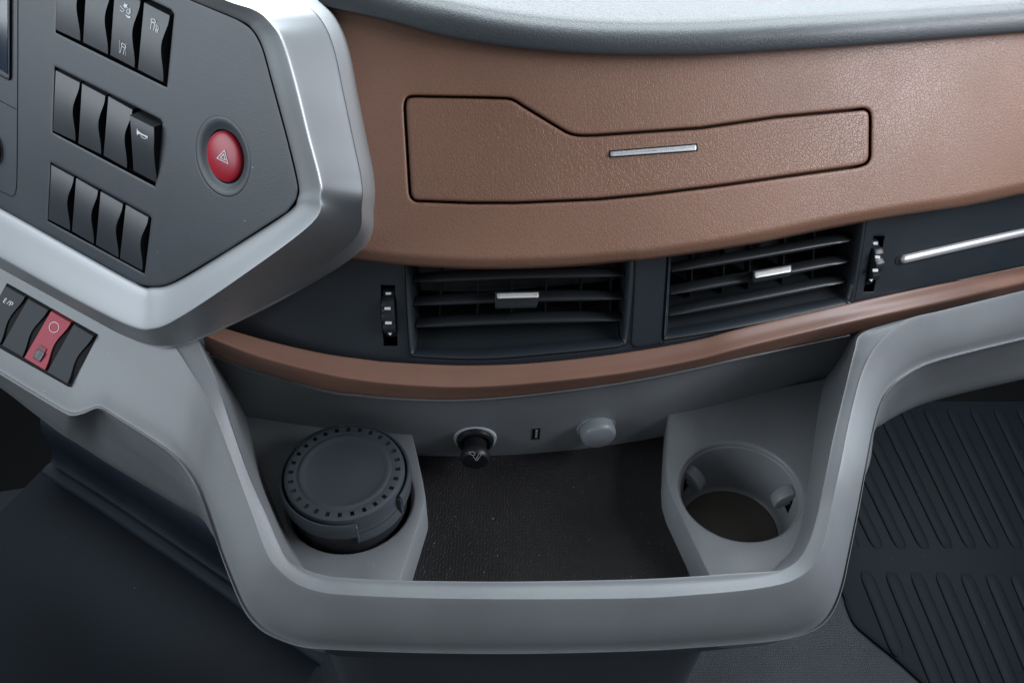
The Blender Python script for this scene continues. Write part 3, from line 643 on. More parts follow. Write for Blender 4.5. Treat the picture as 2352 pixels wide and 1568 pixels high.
# pedestal
PS = [(i, outer[-1][i]) for i in range(14, 31)]
pa, pb, pc, pd = [], [], [], []
for i, e in PS:
    s_ = 1 if e.x > 0.02 else -1; f = max(0, min(1, abs(e.x-0.02)/0.15))
    inn = Vector((-s_*f, 1-f*0.6, 0)); inn.normalize()
    a = e+inn*0.0045+Vector((0, 0.0015, 0.0005))
    pa.append(a+Vector((0, 0, 0.006))); pb.append(a+Vector((-s_*f*0.002, 0.001, -0.004))); k = 1.0 if s_ > 0 else 0.5
    pc.append(a+Vector((-s_*f*0.022*k, 0.006, -0.028))); pd.append(a+Vector((-s_*f*0.052*k, 0.022, -0.062)))
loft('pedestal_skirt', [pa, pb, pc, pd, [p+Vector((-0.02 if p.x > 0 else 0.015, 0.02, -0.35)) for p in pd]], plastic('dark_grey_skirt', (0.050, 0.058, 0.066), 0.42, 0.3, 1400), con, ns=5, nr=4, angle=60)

# ---- low switch block on the console, in a raised dark pocket
Z9 = (0, 620); K9 = 0.1831
def rocker(name, q, surf, mats, parent, h0=0.0, crown=0.0015, waist=0.14, tilt=0.0, depth=0.006, capv=0.045, label=None):
    TL, TR, BR, BL = [Vector(p) for p in q]; nu, nv = 6, 14; grid = []
    for j in range(nv+1):
        v = j/nv; row = []
        for i in range(nu+1):
            u = i/nu*(1-waist*math.sin(math.pi*v)**2.2)
            p = TL.lerp(TR, u).lerp(BL.lerp(BR, u), v)
            row.append(surf.ray(p.x, p.y, h0+crown*(1-(2*v-1)**2)+tilt*(1-v)))
        grid.append(row)
    mb = MB(); mb.grid(grid)
    o = mb.build(name, mats[0], parent, angle=60); face_cam(o)
    # sides
    def base(px, py, dz): return surf.ray(px, py, h0+dz)
    nrm = surf.nrm(grid[0][0]); ringt = grid[0]+[g[-1] for g in grid[1:]]+grid[-1][::-1][1:]+[g[0] for g in grid[1:-1]][::-1]
    upv = (grid[0][0]-grid[-1][0]).normalized()
    ringb = []
    n0 = len(grid[0])
    for k, p in enumerate(ringt):
        q_ = p-nrm*(depth+tilt*0.8)
        if k < n0: q_ = q_+upv*(0.0016+tilt*0.25)
        ringb.append(q_)
    ringm = [p-nrm*0.0004+(upv*0.0004 if k < n0 else Vector((0, 0, 0))) for k, p in enumerate(ringt)]
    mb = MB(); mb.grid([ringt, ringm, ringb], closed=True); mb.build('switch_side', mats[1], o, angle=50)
    if label: lab(o, label)
    return o
def k9(pts): return z(Z9, pts, K9)
pocket9 = k9([(85, 160), (1228, 805), (868, 1472), (-275, 830)])
mb = MB(); q = round_poly(pocket9, 2, 2)
plate('switch_well', densify(q, 20), LOW, M['void'], con, h=0.00035, edge=((0, -0.003), (0.6, 0)), step=40)
low = [k9([(70, 205), (310, 340), (-5, 930), (-250, 800)]), k9([(352, 365), (600, 505), (277, 1085), (28, 940)]), k9([(640, 518), (887, 662), (560, 1250), (305, 1100)]), k9([(925, 685), (1168, 830), (842, 1420), (595, 1275)])]
llab = ['grey rocker switch lettered E/P', 'plain grey rocker switch left of the red one', 'red rocker switch with white ring and small lock', 'plain grey rocker switch at the right end of its block']
lo = []
for i, q in enumerate(low):
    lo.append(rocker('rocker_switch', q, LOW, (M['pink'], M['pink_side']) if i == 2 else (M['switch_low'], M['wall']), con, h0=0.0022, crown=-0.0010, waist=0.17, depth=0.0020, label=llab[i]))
H9 = 0.0018
# E/P lettering
prints('lettering', [stroke(k9([(88, 366), (70, 355), (40, 400), (62, 412)]), 1.4, LOW, H9), stroke(k9([(56, 378), (76, 388)]), 1.4, LOW, H9), stroke(k9([(128, 383), (84, 425)]), 1.2, LOW, H9),
                     stroke(k9([(112, 447), (138, 398), (158, 406), (164, 416), (158, 430), (145, 435), (124, 424)]), 1.4, LOW, H9)], lo[0])
prints('ring_symbol', [stroke([(k9([(677, 718)])[0][0]+11.0*math.cos(t), k9([(677, 718)])[0][1]+11.8*math.sin(t)) for t in [2*math.pi*k/32 for k in range(32)]], 1.2, LOW, H9, True)], lo[2])
prints('lock_slot', [fill(k9([(492, 932), (582, 988), (500, 1160), (403, 1105)]), LOW, H9+0.0001)], lo[2], M['pink_side'])
plate('lock_catch', densify(k9([(462, 990), (560, 1042), (496, 1152), (410, 1098)]), 6), LOW, M['ash'], lo[2], h=H9+0.0009, edge=((0, -0.0009), (0.4, -0.0001), (0.8, 0)), step=20)
prints('catch_ribs', [stroke(k9([(470+dx, 1040+dy), (512+dx, 1062+dy)]), 0.9, LOW, H9+0.00115) for dx, dy in ((12, -10), (4, 8), (-6, 26), (-14, 44))], lo[2], M['void'])

# ================================================================== INSTRUMENT PANEL
inst = top(empty('instrument_panel'), 'dark switch panel in a broad satin silver surround, angled towards the driver', 'instrument panel')
face_c = [(-150, -160), (100, -160), (256, -75), (436, 0), (520, 35)]
fo = [Vector(p) for p in [(-160, -160), (90, -150), (436, 0), (520, 35)]]+crv([(520, 35), (549, 48), (579, 70), (600, 106), (612, 145)], 5)[1:]+[Vector(p) for p in [(622, 183), (659, 319)]]\
    + crv([(672, 372), (683, 421), (684, 440), (678, 462), (659, 487)], 5)+[Vector((524, 574))]+crv([(440, 624), (403, 645), (375, 655), (352, 657), (330, 655), (305, 645)], 4)+[Vector(p) for p in [(73, 517), (0, 476), (-160, 392)]]
def k1(pts): return z(Z1, pts)
row1 = k1([(372, -270), (1072, 62), (1092, 90), (1048, 548), (1030, 540), (350, 205)])
row2 = k1([(345, 418), (1005, 748), (1020, 770), (975, 1170), (330, 830)])
row3 = k1([(320, 1020), (935, 1350), (950, 1368), (908, 1716), (300, 1385)])
hz = k1([(1415, 985)])[0]
HC = INST.ray(hz[0]-7, hz[1], 0)
n_i = INST.nrm(HC)
HR = 0.0133
def plane_circle(c, r, n=40):
    a, e1, e2 = frame_of(n_i); return [Vector(world2px(Vector(c)+(e1*math.cos(t)+e2*math.sin(t))*r)) for t in [2*math.pi*k/n for k in range(n)]]
dish = plane_circle(HC, HR*1.49)
fp = plate('face_plate', densify(fo, 16), INST, M['face'], inst, holes=[densify([Vector(p) for p in row1], 14), densify([Vector(p) for p in row2], 14), densify([Vector(p) for p in row3], 14), dish],
           edge=((0, -0.004), (0.2, -0.0006), (1.0, -0.0001), (2.5, 0)), hedge=((0, -0.008), (0, -0.0005), (0.8, -0.0001), (1.8, 0)), step=26)
plate('well_backing', densify([Vector(p) for p in [(60, -160), (520, -20), (520, 690), (60, 560)]], 60), INST, M['void'], inst, h=-0.0085, edge=((0, -0.001), (1, 0)), step=80)
plate('surround_gap', densify([offset(fo if area2(fo) > 0 else fo[::-1], -4)[i] for i in range(len(fo))], 20), INST, M['void'], inst, h=-0.0095, edge=((0, -0.001), (1, 0)), step=80)
# silver surround
R0 = [(-160, -175), (90, -158), (300, -66), (436, -2), (551, 46), (581, 68), (603, 106), (625, 183), (662, 319), (686, 421), (684, 456), (661, 489), (524, 577), (405, 648), (352, 660), (312, 651), (160, 568), (0, 479), (-160, 395)]
R1 = [(-160, -250), (90, -225), (330, -110), (500, -8), (586, 24), (623, 55), (648, 95), (677, 190), (707, 311), (733, 410), (736, 452), (716, 513), (555, 634), (414, 728), (352, 755), (296, 748), (170, 686), (0, 592), (-160, 505)]
R3 = [(-160, -330), (90, -300), (420, -190), (640, -70), (738, 8), (777, 50), (803, 117), (824, 227), (846, 337), (860, 414), (859, 475), (838, 566), (700, 660), (520, 752), (395, 797), (300, 778), (180, 716), (0, 616), (-160, 530)]
R0p = [INST.ray(x, y, -0.003) for x, y in R0]
R0a = [INST.ray(x, y, 0.0) for x, y in [lerp2(a, b, 0.03) for a, b in zip(R0, R1)]]
Rm = [INST.ray(*lerp2(a, b, 0.5), 0.0030) for a, b in zip(R0, R1)]
Rn = [INST.ray(*lerp2(a, b, 0.95), 0.0058) for a, b in zip(R0, R1)]
R1p = [INST.ray(x, y, 0.0057) for x, y in R1]
tR3 = []
for k, (x, y) in enumerate(R3):
    d = ray(x, y)
    if k <= 4: p = LEATHER.ray(x, y, 0.012)
    elif k <= 11: p = LEATHER.ray(x, y, 0.002)
    elif k == 12: p = VENT.ray(x, y, 0.004)
    elif k == 13: p = sconst(0.415).ray(x, y)
    else: p = LOW.ray(x, y, 0.003)
    tR3.append(p)
Ra = [a.lerp(b, 0.06)+(-a.normalized())*0.0 for a, b in zip(R1p, tR3)]
def bulge(t, g, out=0.0):
    res = []
    for k, (a2, b2) in enumerate(zip(R1, R3)):
        if k >= 12: g2 = t
        elif k == 11: g2 = (g+t)/2
        elif g < 0.3 and k <= 3: g2 = g*1.6
        else: g2 = g
        pix = lerp2(a2, b2, t); A = R1p[k].length; B = tR3[k].length; d = ray(*pix).normalized()
        res.append(d*(A+(B-A)*g2))
    return res
surround = loft('silver_surround', [R0p, R0a, Rm, Rn, R1p, bulge(0.02, 0.0035), bulge(0.05, 0.0085), bulge(0.45, 0.036), bulge(0.73, 0.058), bulge(0.765, 0.063), bulge(0.785, 0.085), bulge(0.88, 0.34), bulge(0.95, 0.62), tR3, [p+p.normalized()*0.02 for p in tR3]], M['silver'], inst, ns=6, nr=4, angle=60)
# rockers
rows = [([[(370, -245), (518, -172), (503, 258), (350, 186)], [(545, -160), (702, -84), (676, 342), (522, 266)], [(722, -72), (880, 8), (843, 425), (692, 346)], [(905, 18), (1064, 100), (1022, 516), (866, 436)]], 0),
        ([[(350, 443), (500, 520), (472, 886), (332, 820)], [(515, 526), (660, 604), (633, 968), (492, 900)], [(680, 606), (830, 690), (795, 1056), (650, 975)], [(815, 725), (965, 802), (984, 1147), (838, 1070)]], 1),
        ([[(323, 1036), (462, 1112), (438, 1445), (303, 1375)], [(478, 1118), (614, 1196), (588, 1530), (452, 1450)], [(632, 1202), (770, 1280), (742, 1616), (602, 1535)], [(790, 1285), (930, 1364), (892, 1696), (752, 1620)]], 2)]
names = [['plain grey rocker switch at the left of the top row', 'plain grey rocker switch second in the top row', 'rocker switch printed with star, truck and lane symbols', 'rocker switch printed with truck and car distance symbol'],
         ['plain grey rocker switch at the left of the middle row', 'plain grey rocker switch second in the middle row', 'plain grey rocker switch beside the horn switch', 'tilted dark rocker switch printed with a horn'],
         ['plain grey rocker switch at the left of the lowest row', 'plain grey rocker switch second in the lowest row', 'plain grey rocker switch third in the lowest row', 'plain grey rocker switch at the right end of the lowest row']]
RK = {}
for qs, r in rows:
    for i, q in enumerate(qs):
        horn = (r == 1 and i == 3)
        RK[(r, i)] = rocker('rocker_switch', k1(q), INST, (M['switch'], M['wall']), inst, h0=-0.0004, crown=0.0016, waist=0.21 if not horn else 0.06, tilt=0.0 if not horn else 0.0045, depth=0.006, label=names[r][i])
def HS(q, tilt=0.0):
    """height function of a rocker face for its prints"""
    TL, TR, BR, BL = [Vector(p) for p in k1(q)]
    def f(x, y):
        yt = TL.y+(TR.y-TL.y)*((x-TL.x)/(TR.x-TL.x)); yb = BL.y+(BR.y-BL.y)*((x-BL.x)/(BR.x-BL.x)); v = max(0, min(1, (y-yt)/(yb-yt)))
        return -0.0004+0.0016*(1-(2*v-1)**2)+tilt*(1-v)+0.0003
    return f
KA = 0.14648; ZA = (103.4, 0)       # region 180,0 .. 780,400
def kA(p): return z(ZA, p, KA)
h3 = HS(rows[0][0][2]); h4 = HS(rows[0][0][3])
star = kA([(1248, 42), (1264, 76), (1304, 74), (1282, 100), (1300, 136), (1264, 118), (1250, 142), (1244, 108), (1220, 92), (1244, 80)])
prints('truck_star_symbol', [fill(star, INST, h3), stroke(kA([(1174, 97), (1196, 108), (1206, 128), (1232, 146), (1238, 168), (1228, 186), (1212, 190), (1196, 176), (1172, 162)]), 1.25, INST, h3),
       stroke(kA([(1280, 205), (1284, 160), (1306, 144), (1322, 150), (1328, 208), (1306, 210)]), 1.2, INST, h3, True), stroke(kA([(1340, 132), (1330, 158), (1340, 186), (1336, 212)]), 1.0, INST, h3),
       stroke(kA([(1312+9*math.cos(t), 222+13*math.sin(t)) for t in [k*math.pi/6 for k in range(12)]]), 0.9, INST, h3, True),
       fill(kA([(1254, 236), (1290, 244), (1288, 256), (1340, 262), (1338, 292), (1292, 280), (1286, 272)]), INST, h3)], RK[(0, 2)])
ln = []
for k in range(7): ln += [stroke(kA([(1169-0.6*k, 634+29*k), (1168-0.6*k, 652+29*k)]), 0.8, INST, h3), stroke(kA([(1267-0.5*k, 684+29*k), (1266-0.5*k, 702+29*k)]), 0.8, INST, h3)]
prints('lane_symbol', ln+[stroke(kA([(1196, 690), (1206, 680), (1242, 700), (1266, 740), (1256, 762), (1206, 730)]), 1.3, INST, h3, True), stroke(kA([(1202, 732), (1174, 834)]), 1.2, INST, h3), stroke(kA([(1244, 766), (1226, 858)]), 1.2, INST, h3)], RK[(0, 2)])
prints('distance_symbol', [stroke(kA([(1662, 318), (1668, 300), (1712, 306), (1730, 330), (1734, 362), (1672, 344)]), 1.4, INST, h4, True), stroke(kA([(1668, 352), (1652, 462)]), 1.3, INST, h4), stroke(kA([(1718, 374), (1702, 486)]), 1.3, INST, h4),
       stroke(kA([(1668, 352), (1720, 374)]), 1.2, INST, h4), stroke(kA([(1722, 404), (1742, 400), (1746, 376)]), 0.7, INST, h4), stroke(kA([(1734, 408), (1754, 400), (1760, 376)]), 0.7, INST, h4),
       stroke(kA([(1744, 424), (1754, 412), (1774, 424), (1778, 452), (1770, 470), (1740, 458)]), 1.3, INST, h4, True), stroke(kA([(1734, 480), (1768, 484), (1766, 510), (1736, 502)]), 1.2, INST, h4, True), stroke(kA([(1740, 462), (1734, 480)]), 1.2, INST, h4), stroke(kA([(1770, 466), (1768, 484)]), 1.2, INST, h4)], RK[(0, 3)])
ZB = (103.4, 143.6); kB = lambda p: z(ZB, p, KA); hh_ = HS(rows[1][0][3], 0.0045)
prints('horn_symbol', [fill(kB([(1440, 1032), (1462, 1072), (1500, 1106), (1548, 1132), (1590, 1150), (1610, 1156), (1606, 1196), (1584, 1172), (1552, 1158), (1500, 1130), (1478, 1122), (1456, 1128), (1446, 1142), (1438, 1110)]), INST, hh_),
       stroke(kB([(1506, 1136), (1506, 1156), (1530, 1184), (1566, 1198), (1586, 1192), (1576, 1172)]), 1.1, INST, hh_)], RK[(1, 3)])
# hazard button in its dish
mb = MB(); lathe(mb, HC, n_i, [(HR*1.57, -0.0002), (HR*1.555, 0.00004), (HR*1.46, 0.00003), (HR*1.38, -0.0001), (HR*1.30, -0.0004), (HR*1.20, -0.0010), (HR*1.12, -0.0015), (HR*1.06, -0.0018), (HR*1.07, -0.006)], 56); face_cam(mb.build('hazard_dish', M['face'], inst, angle=70))
hb = MB(); lathe(hb, HC, n_i, [(HR*0.98, -0.006), (HR*0.98, -0.0012), (HR*0.96, -0.0006), (HR*0.90, -0.0001), (HR*0.75, 0.0005), (HR*0.5, 0.0011), (HR*0.25, 0.0014), (0.0001, 0.0015)], 56)
hb = lab(hb.build('hazard_button', M['red'], inst, angle=50), 'round red hazard button with white double triangle')
lathe_gap = MB(); lathe(lathe_gap, HC, n_i, [(HR*1.10, -0.0033), (HR*0.9, -0.0034)], 48); lathe_gap.build('button_gap', M['void'], inst)
ZC = (401.9, 258.4); kC = lambda p: z(ZC, p, 0.5742*400/1792)
def hzh(x, y):
    p = INST.ray(x, y, 0.0015); r = (p-HC-n_i*0.0015).length/HR; return 0.0015-0.0015*r*r+0.00035
tri_o = kC([(890, 662), (740, 822), (960, 934)]); cx_, cy_ = sum(p[0] for p in tri_o)/3, sum(p[1] for p in tri_o)/3
def shrink(t, s_): return [(cx_+(x-cx_)*s_, cy_+(y-cy_)*s_) for x, y in t]
prints('hazard_triangle', [stroke(shrink(tri_o, 0.88), 1.9, INST, hzh, True), stroke(shrink(tri_o, 0.40), 1.8, INST, hzh, True)], hb)
# screen, seams and knob at the left
scr = plate('screen_frame', densify(round_poly([(-120, -120), (22.5, -60), (22, 178), (19, 186), (0, 176), (-120, 110)], 3, 3), 14), INST, M['switch'], inst, h=0.0016, edge=((0, -0.0016), (0.3, -0.0003), (1.2, 0)), step=40)
plate('screen_glass', densify([Vector(p) for p in [(-116, -112), (17.5, -56), (18, 172), (0, 160), (-116, 98)]], 14), INST, plastic('screen_glass', (0.02, 0.03, 0.05), 0.12, 0, spec=0.6), inst, h=0.0019, edge=((0, -0.0006), (0.5, 0)), step=40)
prints('panel_seam', [stroke([(40.5, -60), (40.3, 60), (40.1, 160), (39.8, 240), (39.4, 300), (38.8, 380), (37.5, 430), (34.5, 446), (27, 452), (0, 439), (-60, 410)], 1.4, INST, 0.00025), stroke([(-20, 222), (0, 232), (38, 252)], 1.3, INST, 0.00025)], inst, M['void'])
KC = INST.ray(-18, 338, 0)
mb = MB(); lathe(mb, KC, n_i, [(0.0120, 0.0), (0.0120, 0.0004), (0.0105, 0.0006), (0.0100, 0.0045), (0.0094, 0.0050), (0.0001, 0.0052)], 48); mb.build('rotary_knob', M['black'], inst, angle=40)

# ================================================================== LOOSE THINGS IN THE TRAY
ash = top(empty('ashtray'), 'dark grey lidded ashtray cup standing in the left pod', 'ashtray')
AC = Vector((ASH[0], ASH[1], PODZ)); LZ = 0.0300; LR = 0.0366
mb = MB(); lathe(mb, AC, (0, 0, 1), [(0.030, -0.045), (0.0355, -0.02), (0.0372, 0.002), (0.0384, 0.0150), (0.0386, 0.0155)], 72); mb.build('cup_body', M['ash_dark'], ash, angle=50)
# outer collar with thumb scoop: gap between a0 and a1
hint = Vector((1, 0, 0))
g0, g1 = math.radians(-74), math.radians(-26)
col_prof = [(0.0384, 0.0135), (0.0408, 0.0150), (0.0416, 0.0215), (0.0412, 0.0255), (0.0402, 0.0272), (0.0392, 0.0270), (0.0386, 0.0245), (0.0384, 0.0200)]
for ga, gb in ((g1, math.radians(99)), (math.radians(153), g0+2*math.pi)):
    mb = MB(); lathe(mb, AC, (0, 0, 1), col_prof, 60, hint, ga, gb); n_ = 61
    for e in (0, 60): mb.fan([mb.v[r*n_+e] for r in range(len(col_prof))])
    mb.build('collar', M['ash'], ash, angle=50)
mb = MB(); lathe(mb, AC, (0, 0, 1), [(0.0365, 0.0285), (0.0392, 0.0282), (0.0406, 0.0272), (0.0412, 0.0250), (0.0408, 0.012), (0.0385, 0.010)], 24, hint, math.radians(102), math.radians(150)); n_ = 25
for e in (0, 24): mb.fan([mb.v[r*n_+e] for r in range(6)])
mb.build('hinge_cover', M['ash'], ash, angle=50)
mb = MB(); lathe(mb, AC, (0, 0, 1), [(0.0345, 0.024), (0.0368, 0.0195), (0.0392, 0.0125), (0.0405, 0.0095), (0.0398, 0.0078), (0.0378, 0.008)], 24, hint, g0-0.02, g1+0.02); n_ = 25
mb.build('thumb_scoop', M['ash'], ash, angle=60)
for a_ in (g0, g1):
    rd = Vector((math.cos(a_), math.sin(a_), 0)); tg = Vector((-rd.y, rd.x, 0)); mb = MB()
    box(mb, AC+rd*0.0388+Vector((0, 0, 0.0165)), rd, tg, Vector((0, 0, 1)), 0.0042, 0.0018, 0.016); bevel(mb.build('scoop_rib', M['ash'], ash), 0.0007, 2)
# lid with its ring of small windows
mb = MB()
nw = 28; ri, ro = 0.0318, 0.0351; wins = [k for k in range(nw)]
def ringp(r, zz, a): return AC+Vector((r*math.cos(a), r*math.sin(a), zz))
seg = nw*6; rows = []
for r, zz in [(0.0374, 0.012), (0.0377, LZ-0.0022), (0.0371, LZ-0.0008), (ro+0.0004, LZ-0.0001), (ro, LZ)]: rows.append([ringp(r, zz, 2*math.pi*k/seg) for k in range(seg)])
mb.grid(rows, closed=True)
zi = LZ-0.0001
for k in range(seg):
    a, b = 2*math.pi*k/seg, 2*math.pi*(k+1)/seg
    A, B, C_, D_ = ringp(ro, LZ, a), ringp(ro, LZ, b), ringp(ri, zi, b), ringp(ri, zi, a)
    if k % 6 in (0, 1):
        dn = Vector((0, 0, -0.0022)); mb.add([A, B, C_, D_, A+dn, B+dn, C_+dn, D_+dn], [(0, 1, 5, 4), (1, 2, 6, 5), (2, 3, 7, 6), (3, 0, 4, 7), (4, 5, 6, 7)])
    else: mb.add([A, B, C_, D_], [(0, 1, 2, 3)])
rows = []
for r, zz in [(ri, zi), (0.0305, LZ-0.0001), (0.0295, LZ-0.0002), (0.0282, LZ+0.0004), (0.0270, LZ+0.0004), (0.0256, LZ-0.0002), (0.0235, LZ-0.0007), (0.012, LZ-0.0009), (0.0001, LZ-0.0009)]: rows.append([ringp(r, zz, 2*math.pi*k/seg) for k in range(seg)])
mb.grid(rows, closed=True)
lid = mb.build('lid', M['ash'], ash, angle=30)

# things on the back wall
def on_wall(px, py): p = WALL.ray(px, py, 0); return p
def wall_axis(p): n = WALL.nrm(p); return n
lt = top(empty('cigarette_lighter'), 'black push-in cigarette lighter with silver ring, plugged into the tray back wall', 'cigarette lighter')
LC = on_wall(1091.5, 1004); ax_ = wall_axis(LC); ax_ = (ax_+Vector((0, -0.1, 0.12))).normalized()
mb = MB(); lathe(mb, LC, ax_, [(0.0146, -0.004), (0.0147, 0.0010), (0.0144, 0.0020), (0.0130, 0.0022), (0.0128, -0.002)], 56); mb.build('socket_ring', plastic('pale_ring', (0.50, 0.53, 0.56), 0.3, 0), lt)
mb = MB(); lathe(mb, LC, ax_, [(0.0130, -0.002), (0.0130, 0.0030), (0.0124, 0.0050), (0.0106, 0.0056), (0.0090, 0.0046), (0.0084, 0.0038)], 56); mb.build('socket_sleeve', M['black'], lt)
mb = MB(); lathe(mb, LC, ax_, [(0.0078, 0.002), (0.0078, 0.0110), (0.0090, 0.0125), (0.0100, 0.0142), (0.0101, 0.0165), (0.0097, 0.0186), (0.0086, 0.0198), (0.0065, 0.0200), (0.0001, 0.0200)], 56)
kn = mb.build('knob', M['black'], lt)
KT = Surf(ax_, through=LC+ax_*0.0202)
ZD = (1004.9, 918.8); kD = lambda p: z(ZD, p, 0.1953)
kL = lambda p: kD([(455+(x-455)*1.3, 655+(y-660)*1.3) for x, y in p])
mbs = [stroke(kL([(440, 684), (424, 654), (398, 642), (395, 628), (418, 620), (442, 630), (444, 648), (426, 656), (432, 672)]), 1.1, KT, 0.0), stroke(kL([(488, 632), (512, 630), (466, 698), (446, 694)]), 1.1, KT, 0.0, True), stroke(kL([(458, 678), (476, 682)]), 0.8, KT, 0.0)]
prints('cigarette_symbol', mbs, kn)
cap = top(empty('socket_cap'), 'domed grey rubber cap covering the power socket right of the USB port', 'socket cap')
CC = on_wall(1369, 980); ax_ = (wall_axis(CC)+Vector((0.06, -0.1, 0.12))).normalized()
mb = MB(); lathe(mb, CC, ax_, [(0.0136, -0.004), (0.0137, 0.0006), (0.0134, 0.0014), (0.0128, 0.0016), (0.0124, 0.0010)], 56); mb.build('cap_flange', M['grey_shiny'], cap, angle=70)
mb = MB(); lathe(mb, CC, ax_, [(0.0124, 0.0), (0.0122, 0.0070), (0.0118, 0.0086), (0.0110, 0.0097), (0.0096, 0.0104), (0.0001, 0.0108)], 56); mb.build('cap_dome', M['grey_shiny'], cap, angle=80)
# usb port, part of the console
ub = kD([(1114, 334), (1212, 326), (1200, 462), (1104, 468)])
usb = lab(empty('usb_port'), 'small USB port in the back wall'); usb.parent = con
A = [WALL.ray(x, y, 0.0003) for x, y in ub]; cu = sum(A, Vector())/4; B = [cu+(p-cu)*0.86 for p in A]; ny = WALL.nrm(cu)
mb = MB(); mb.grid([[p-ny*0.001 for p in A], A, B, [p-ny*0.009 for p in B]], closed=True); mb.build('port_frame', M['steel'], usb, smooth=False)
mb = MB(); mb.fan([p-ny*0.0002 for p in B]); mb.build('port_cavity', M['void'], usb, smooth=False)
mb = MB(); e1 = (B[1]-B[0]).normalized(); e2 = (B[3]-B[0]).normalized(); box(mb, cu+e1*0.0003-e2*0.0004+ny*0.0001, e1, e2, ny, 0.0015, (B[3]-B[0]).length*0.72, 0.0006); mb.build('port_tongue', plastic('port_plastic', (0.30, 0.28, 0.30), 0.5, 0), usb, smooth=False)
# crumbs on the mat
mb = MB(); zp = zconst(MATZ)
for k in range(110):
    if k < 16: px, py = [(1198, 1106), (1290, 1066), (1341, 1138), (1416, 1297), (1421, 1301), (1475, 1096), (1325, 1052), (1334, 1056), (960, 1320), (975, 1312), (968, 1325), (1143, 1276), (1372, 1315), (1520, 1250), (1480, 1030), (1420, 1040)][k]
    else: px, py = random.uniform(975, 1530), random.uniform(1045, 1325)
    c = zp.ray(px, py); s_ = random.uniform(0.00012, 0.00035) if k > 0 else 0.0009
    vs = [c+Vector((random.uniform(-1, 1)*s_, random.uniform(-1, 1)*s_, random.uniform(0.1, 1)*s_)) for _ in range(4)]; mb.add(vs, [(0, 1, 2), (0, 2, 3), (0, 3, 1), (1, 3, 2)])
top(mb.build('crumbs', M['crumb'], None, smooth=False), 'pale crumbs and dust scattered on the black tray mat', 'crumbs', kind='stuff')

# ================================================================== FLOOR
mb = MB(); mb.grid([[Vector((x, y, FLOORZ)) for x in (-1.0, -0.5, 0.3, 0.95)] for y in (-1.0, 0.0, 0.6, 1.15)])
fl = top(mb.build('cab_floor', M['floor2'], None), 'dark blue grey rubber cab floor beside the console', None, kind='structure'); face_cam(fl)
mb = MB(); mb.grid([[Vector((x, y-(0.22 if x < -0.5 else 0), zz)) for x in (-1.0, 0.0, 0.95)] for y, zz in ((0.86, FLOORZ+0.001), (0.92, FLOORZ+0.05), (1.12, FLOORZ+0.35), (1.14, -0.30))])  # pulled nearer at the left to cover lit floor; black stands for shade
top(mb.build('footwell_bulkhead', M['void'], None), 'bulkhead at the front of the footwell, black in place of deep shade', None, kind='structure')
# engine tunnel at the left
T0 = [(125, 985), (250, 1062), (400, 1150), (520, 1240), (640, 1370), (760, 1440)]
T1 = [(117, 1067), (234, 1140), (366, 1228), (527, 1338), (640, 1420), (760, 1500)]
zt = zconst(-0.77)
q1 = [zt.ray(*p) for p in T1]
q0 = [p+Vector((0.012, 0.016, 0.070)) for p in q1]; qa = [p+Vector((0.004, 0.006, 0.016)) for p in q1]
q2 = [p+Vector((-0.012, -0.014, -0.002)) for p in q1]; q3 = [p+Vector((-0.10, -0.20, -0.012)) for p in q1]; q4 = [p+Vector((-0.22, -0.55, -0.03)) for p in q1]
tun = top(empty('engine_tunnel'), 'dark vinyl covered engine hump in the lower left', 'engine cover')
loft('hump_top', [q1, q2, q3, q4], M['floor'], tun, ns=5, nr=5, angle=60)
M['hump_lit'] = plastic('blue_grey_lit_side', (0.012, 0.019, 0.028), 0.6, 0.6, 500, dust=0.6, spec=0.2, var=0.3)  # hump side painted lighter, making up for light lost in the console's shadow
loft('hump_side', [[p+Vector((0.03, 0.2, 0.05)) for p in q1], q0, qa, [p+Vector((0.001, 0.001, 0.004)) for p in q1], [p+Vector((-0.002, -0.003, 0.0035)) for p in q1], [p+Vector((-0.006, -0.008, 0.001)) for p in q1], [p+Vector((-0.008, -0.010, -0.004)) for p in q1]], M['hump_lit'], tun, ns=5, nr=5, angle=60)
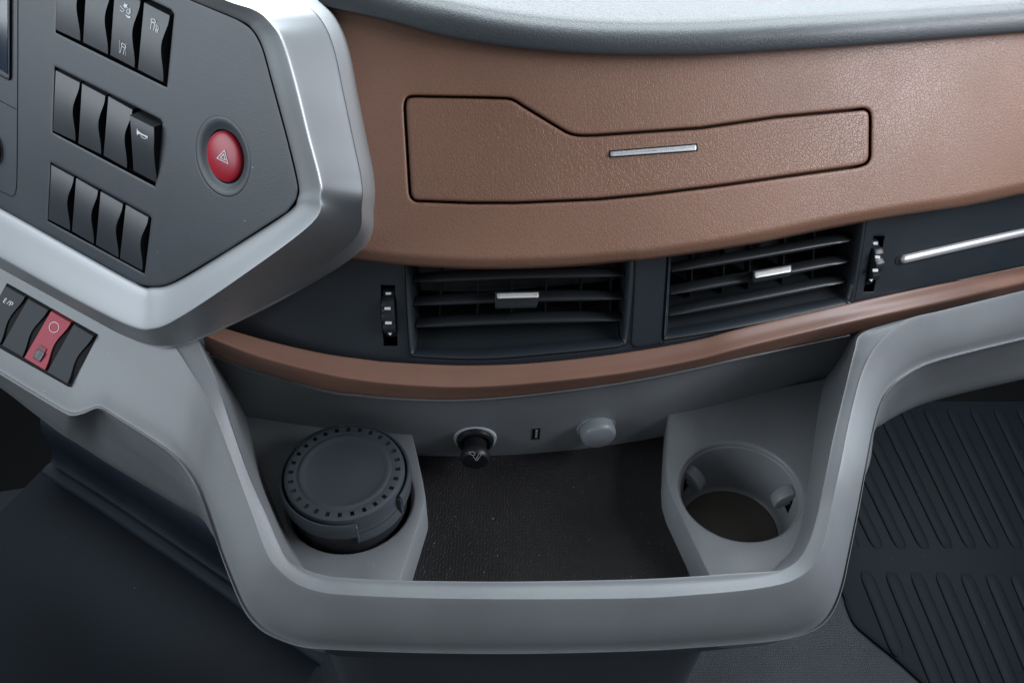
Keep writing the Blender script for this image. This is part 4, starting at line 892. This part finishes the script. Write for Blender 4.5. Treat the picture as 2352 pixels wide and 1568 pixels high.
# ribbed mat on the right
rt = top(empty('floor_mat'), 'ribbed black rubber floor mat right of the console', 'floor mat')
zf = zconst(FLOORZ+0.004)
mo = z(Z8, [(900, 560), (1100, 800), (1215, 1000), (1240, 1080), (1290, 1190), (1400, 1290), (1560, 1420), (1760, 1600), (2000, 1800), (2700, 1800), (2900, 600), (2700, -200), (1300, -250)])
pts = [zf.ray(*p) for p in mo]; poly = [Vector((p.x, p.y)) for p in crv([(p.x, p.y) for p in pts], 4, True)]
if area2(poly) < 0: poly = poly[::-1]
mb = MB(); ins_ = offset(poly, 0.004); mb.grid([[Vector((p.x, p.y, FLOORZ-0.001)) for p in poly], [Vector((p.x, p.y, FLOORZ+0.003)) for p in poly], [Vector((p.x, p.y, FLOORZ+0.005)) for p in ins_]], closed=True)
mb.fan([Vector((p.x, p.y, FLOORZ+0.005)) for p in ins_]); mb.build('mat_base', M['rib'], rt, angle=50)
zr = zconst(FLOORZ+0.006)
def rib(pa_, pb_, wd):
    a, b = zr.ray(*pa_), zr.ray(*pb_); a.z = b.z = FLOORZ+0.005; d = (b-a).normalized(); s_ = Vector((-d.y, d.x, 0)); L = (b-a).length; rws = []
    for t, k in ((0, 0.0), (0.004, 0.6), (0.012, 1.0), (L*0.33, 1), (L*0.66, 1), (L-0.012, 1), (L-0.004, 0.6), (L, 0.0)):
        kk = max(k, 0.02); c = a+d*t
        rws.append([c+s_*(wd*0.5*u)*(0.5+0.5*kk)+Vector((0, 0, hgt*kk)) for u, hgt in ((-1, -0.001), (-0.97, 0.0016), (-0.9, 0.0021), (0, 0.0019), (0.6, 0.0012), (0.85, 0.0005), (1.0, -0.001))])
    mb = MB(); mb.grid(rws); mb.build('rib', M['rib'], rt, angle=60)
for k in range(0, 9):
    a = z(Z8, [(1335+157*k, 862+3*k), (1335+157*k+(560 if k else 215), 862+(1330 if k else 530))]); rib((a[0][0]+8, a[0][1]), (a[1][0]+8, a[1][1]), 0.0165)
for k in range(-1, 11):
    a = z(Z8, [(1300+146*k, 722), (1300+146*k-430, -160)]); rib(a[1], a[0], 0.0155)
# unseen cab sides, placed and sized to keep window light off the floor
for x, zt_, nm in ((0.95, -0.14, 'right'), (-1.0, -0.30, 'left')):
    mb = MB(); box(mb, Vector((x, 0.1, (FLOORZ+zt_)/2)), Vector((1, 0, 0)), Vector((0, 1, 0)), Vector((0, 0, 1)), 0.05, 2.2, zt_-FLOORZ)
    top(bevel(mb.build('cab_side_blocker', M['void'], None), 0.01), 'unseen dark cab side, placed to shade the floor, at the far '+nm, None, kind='structure')
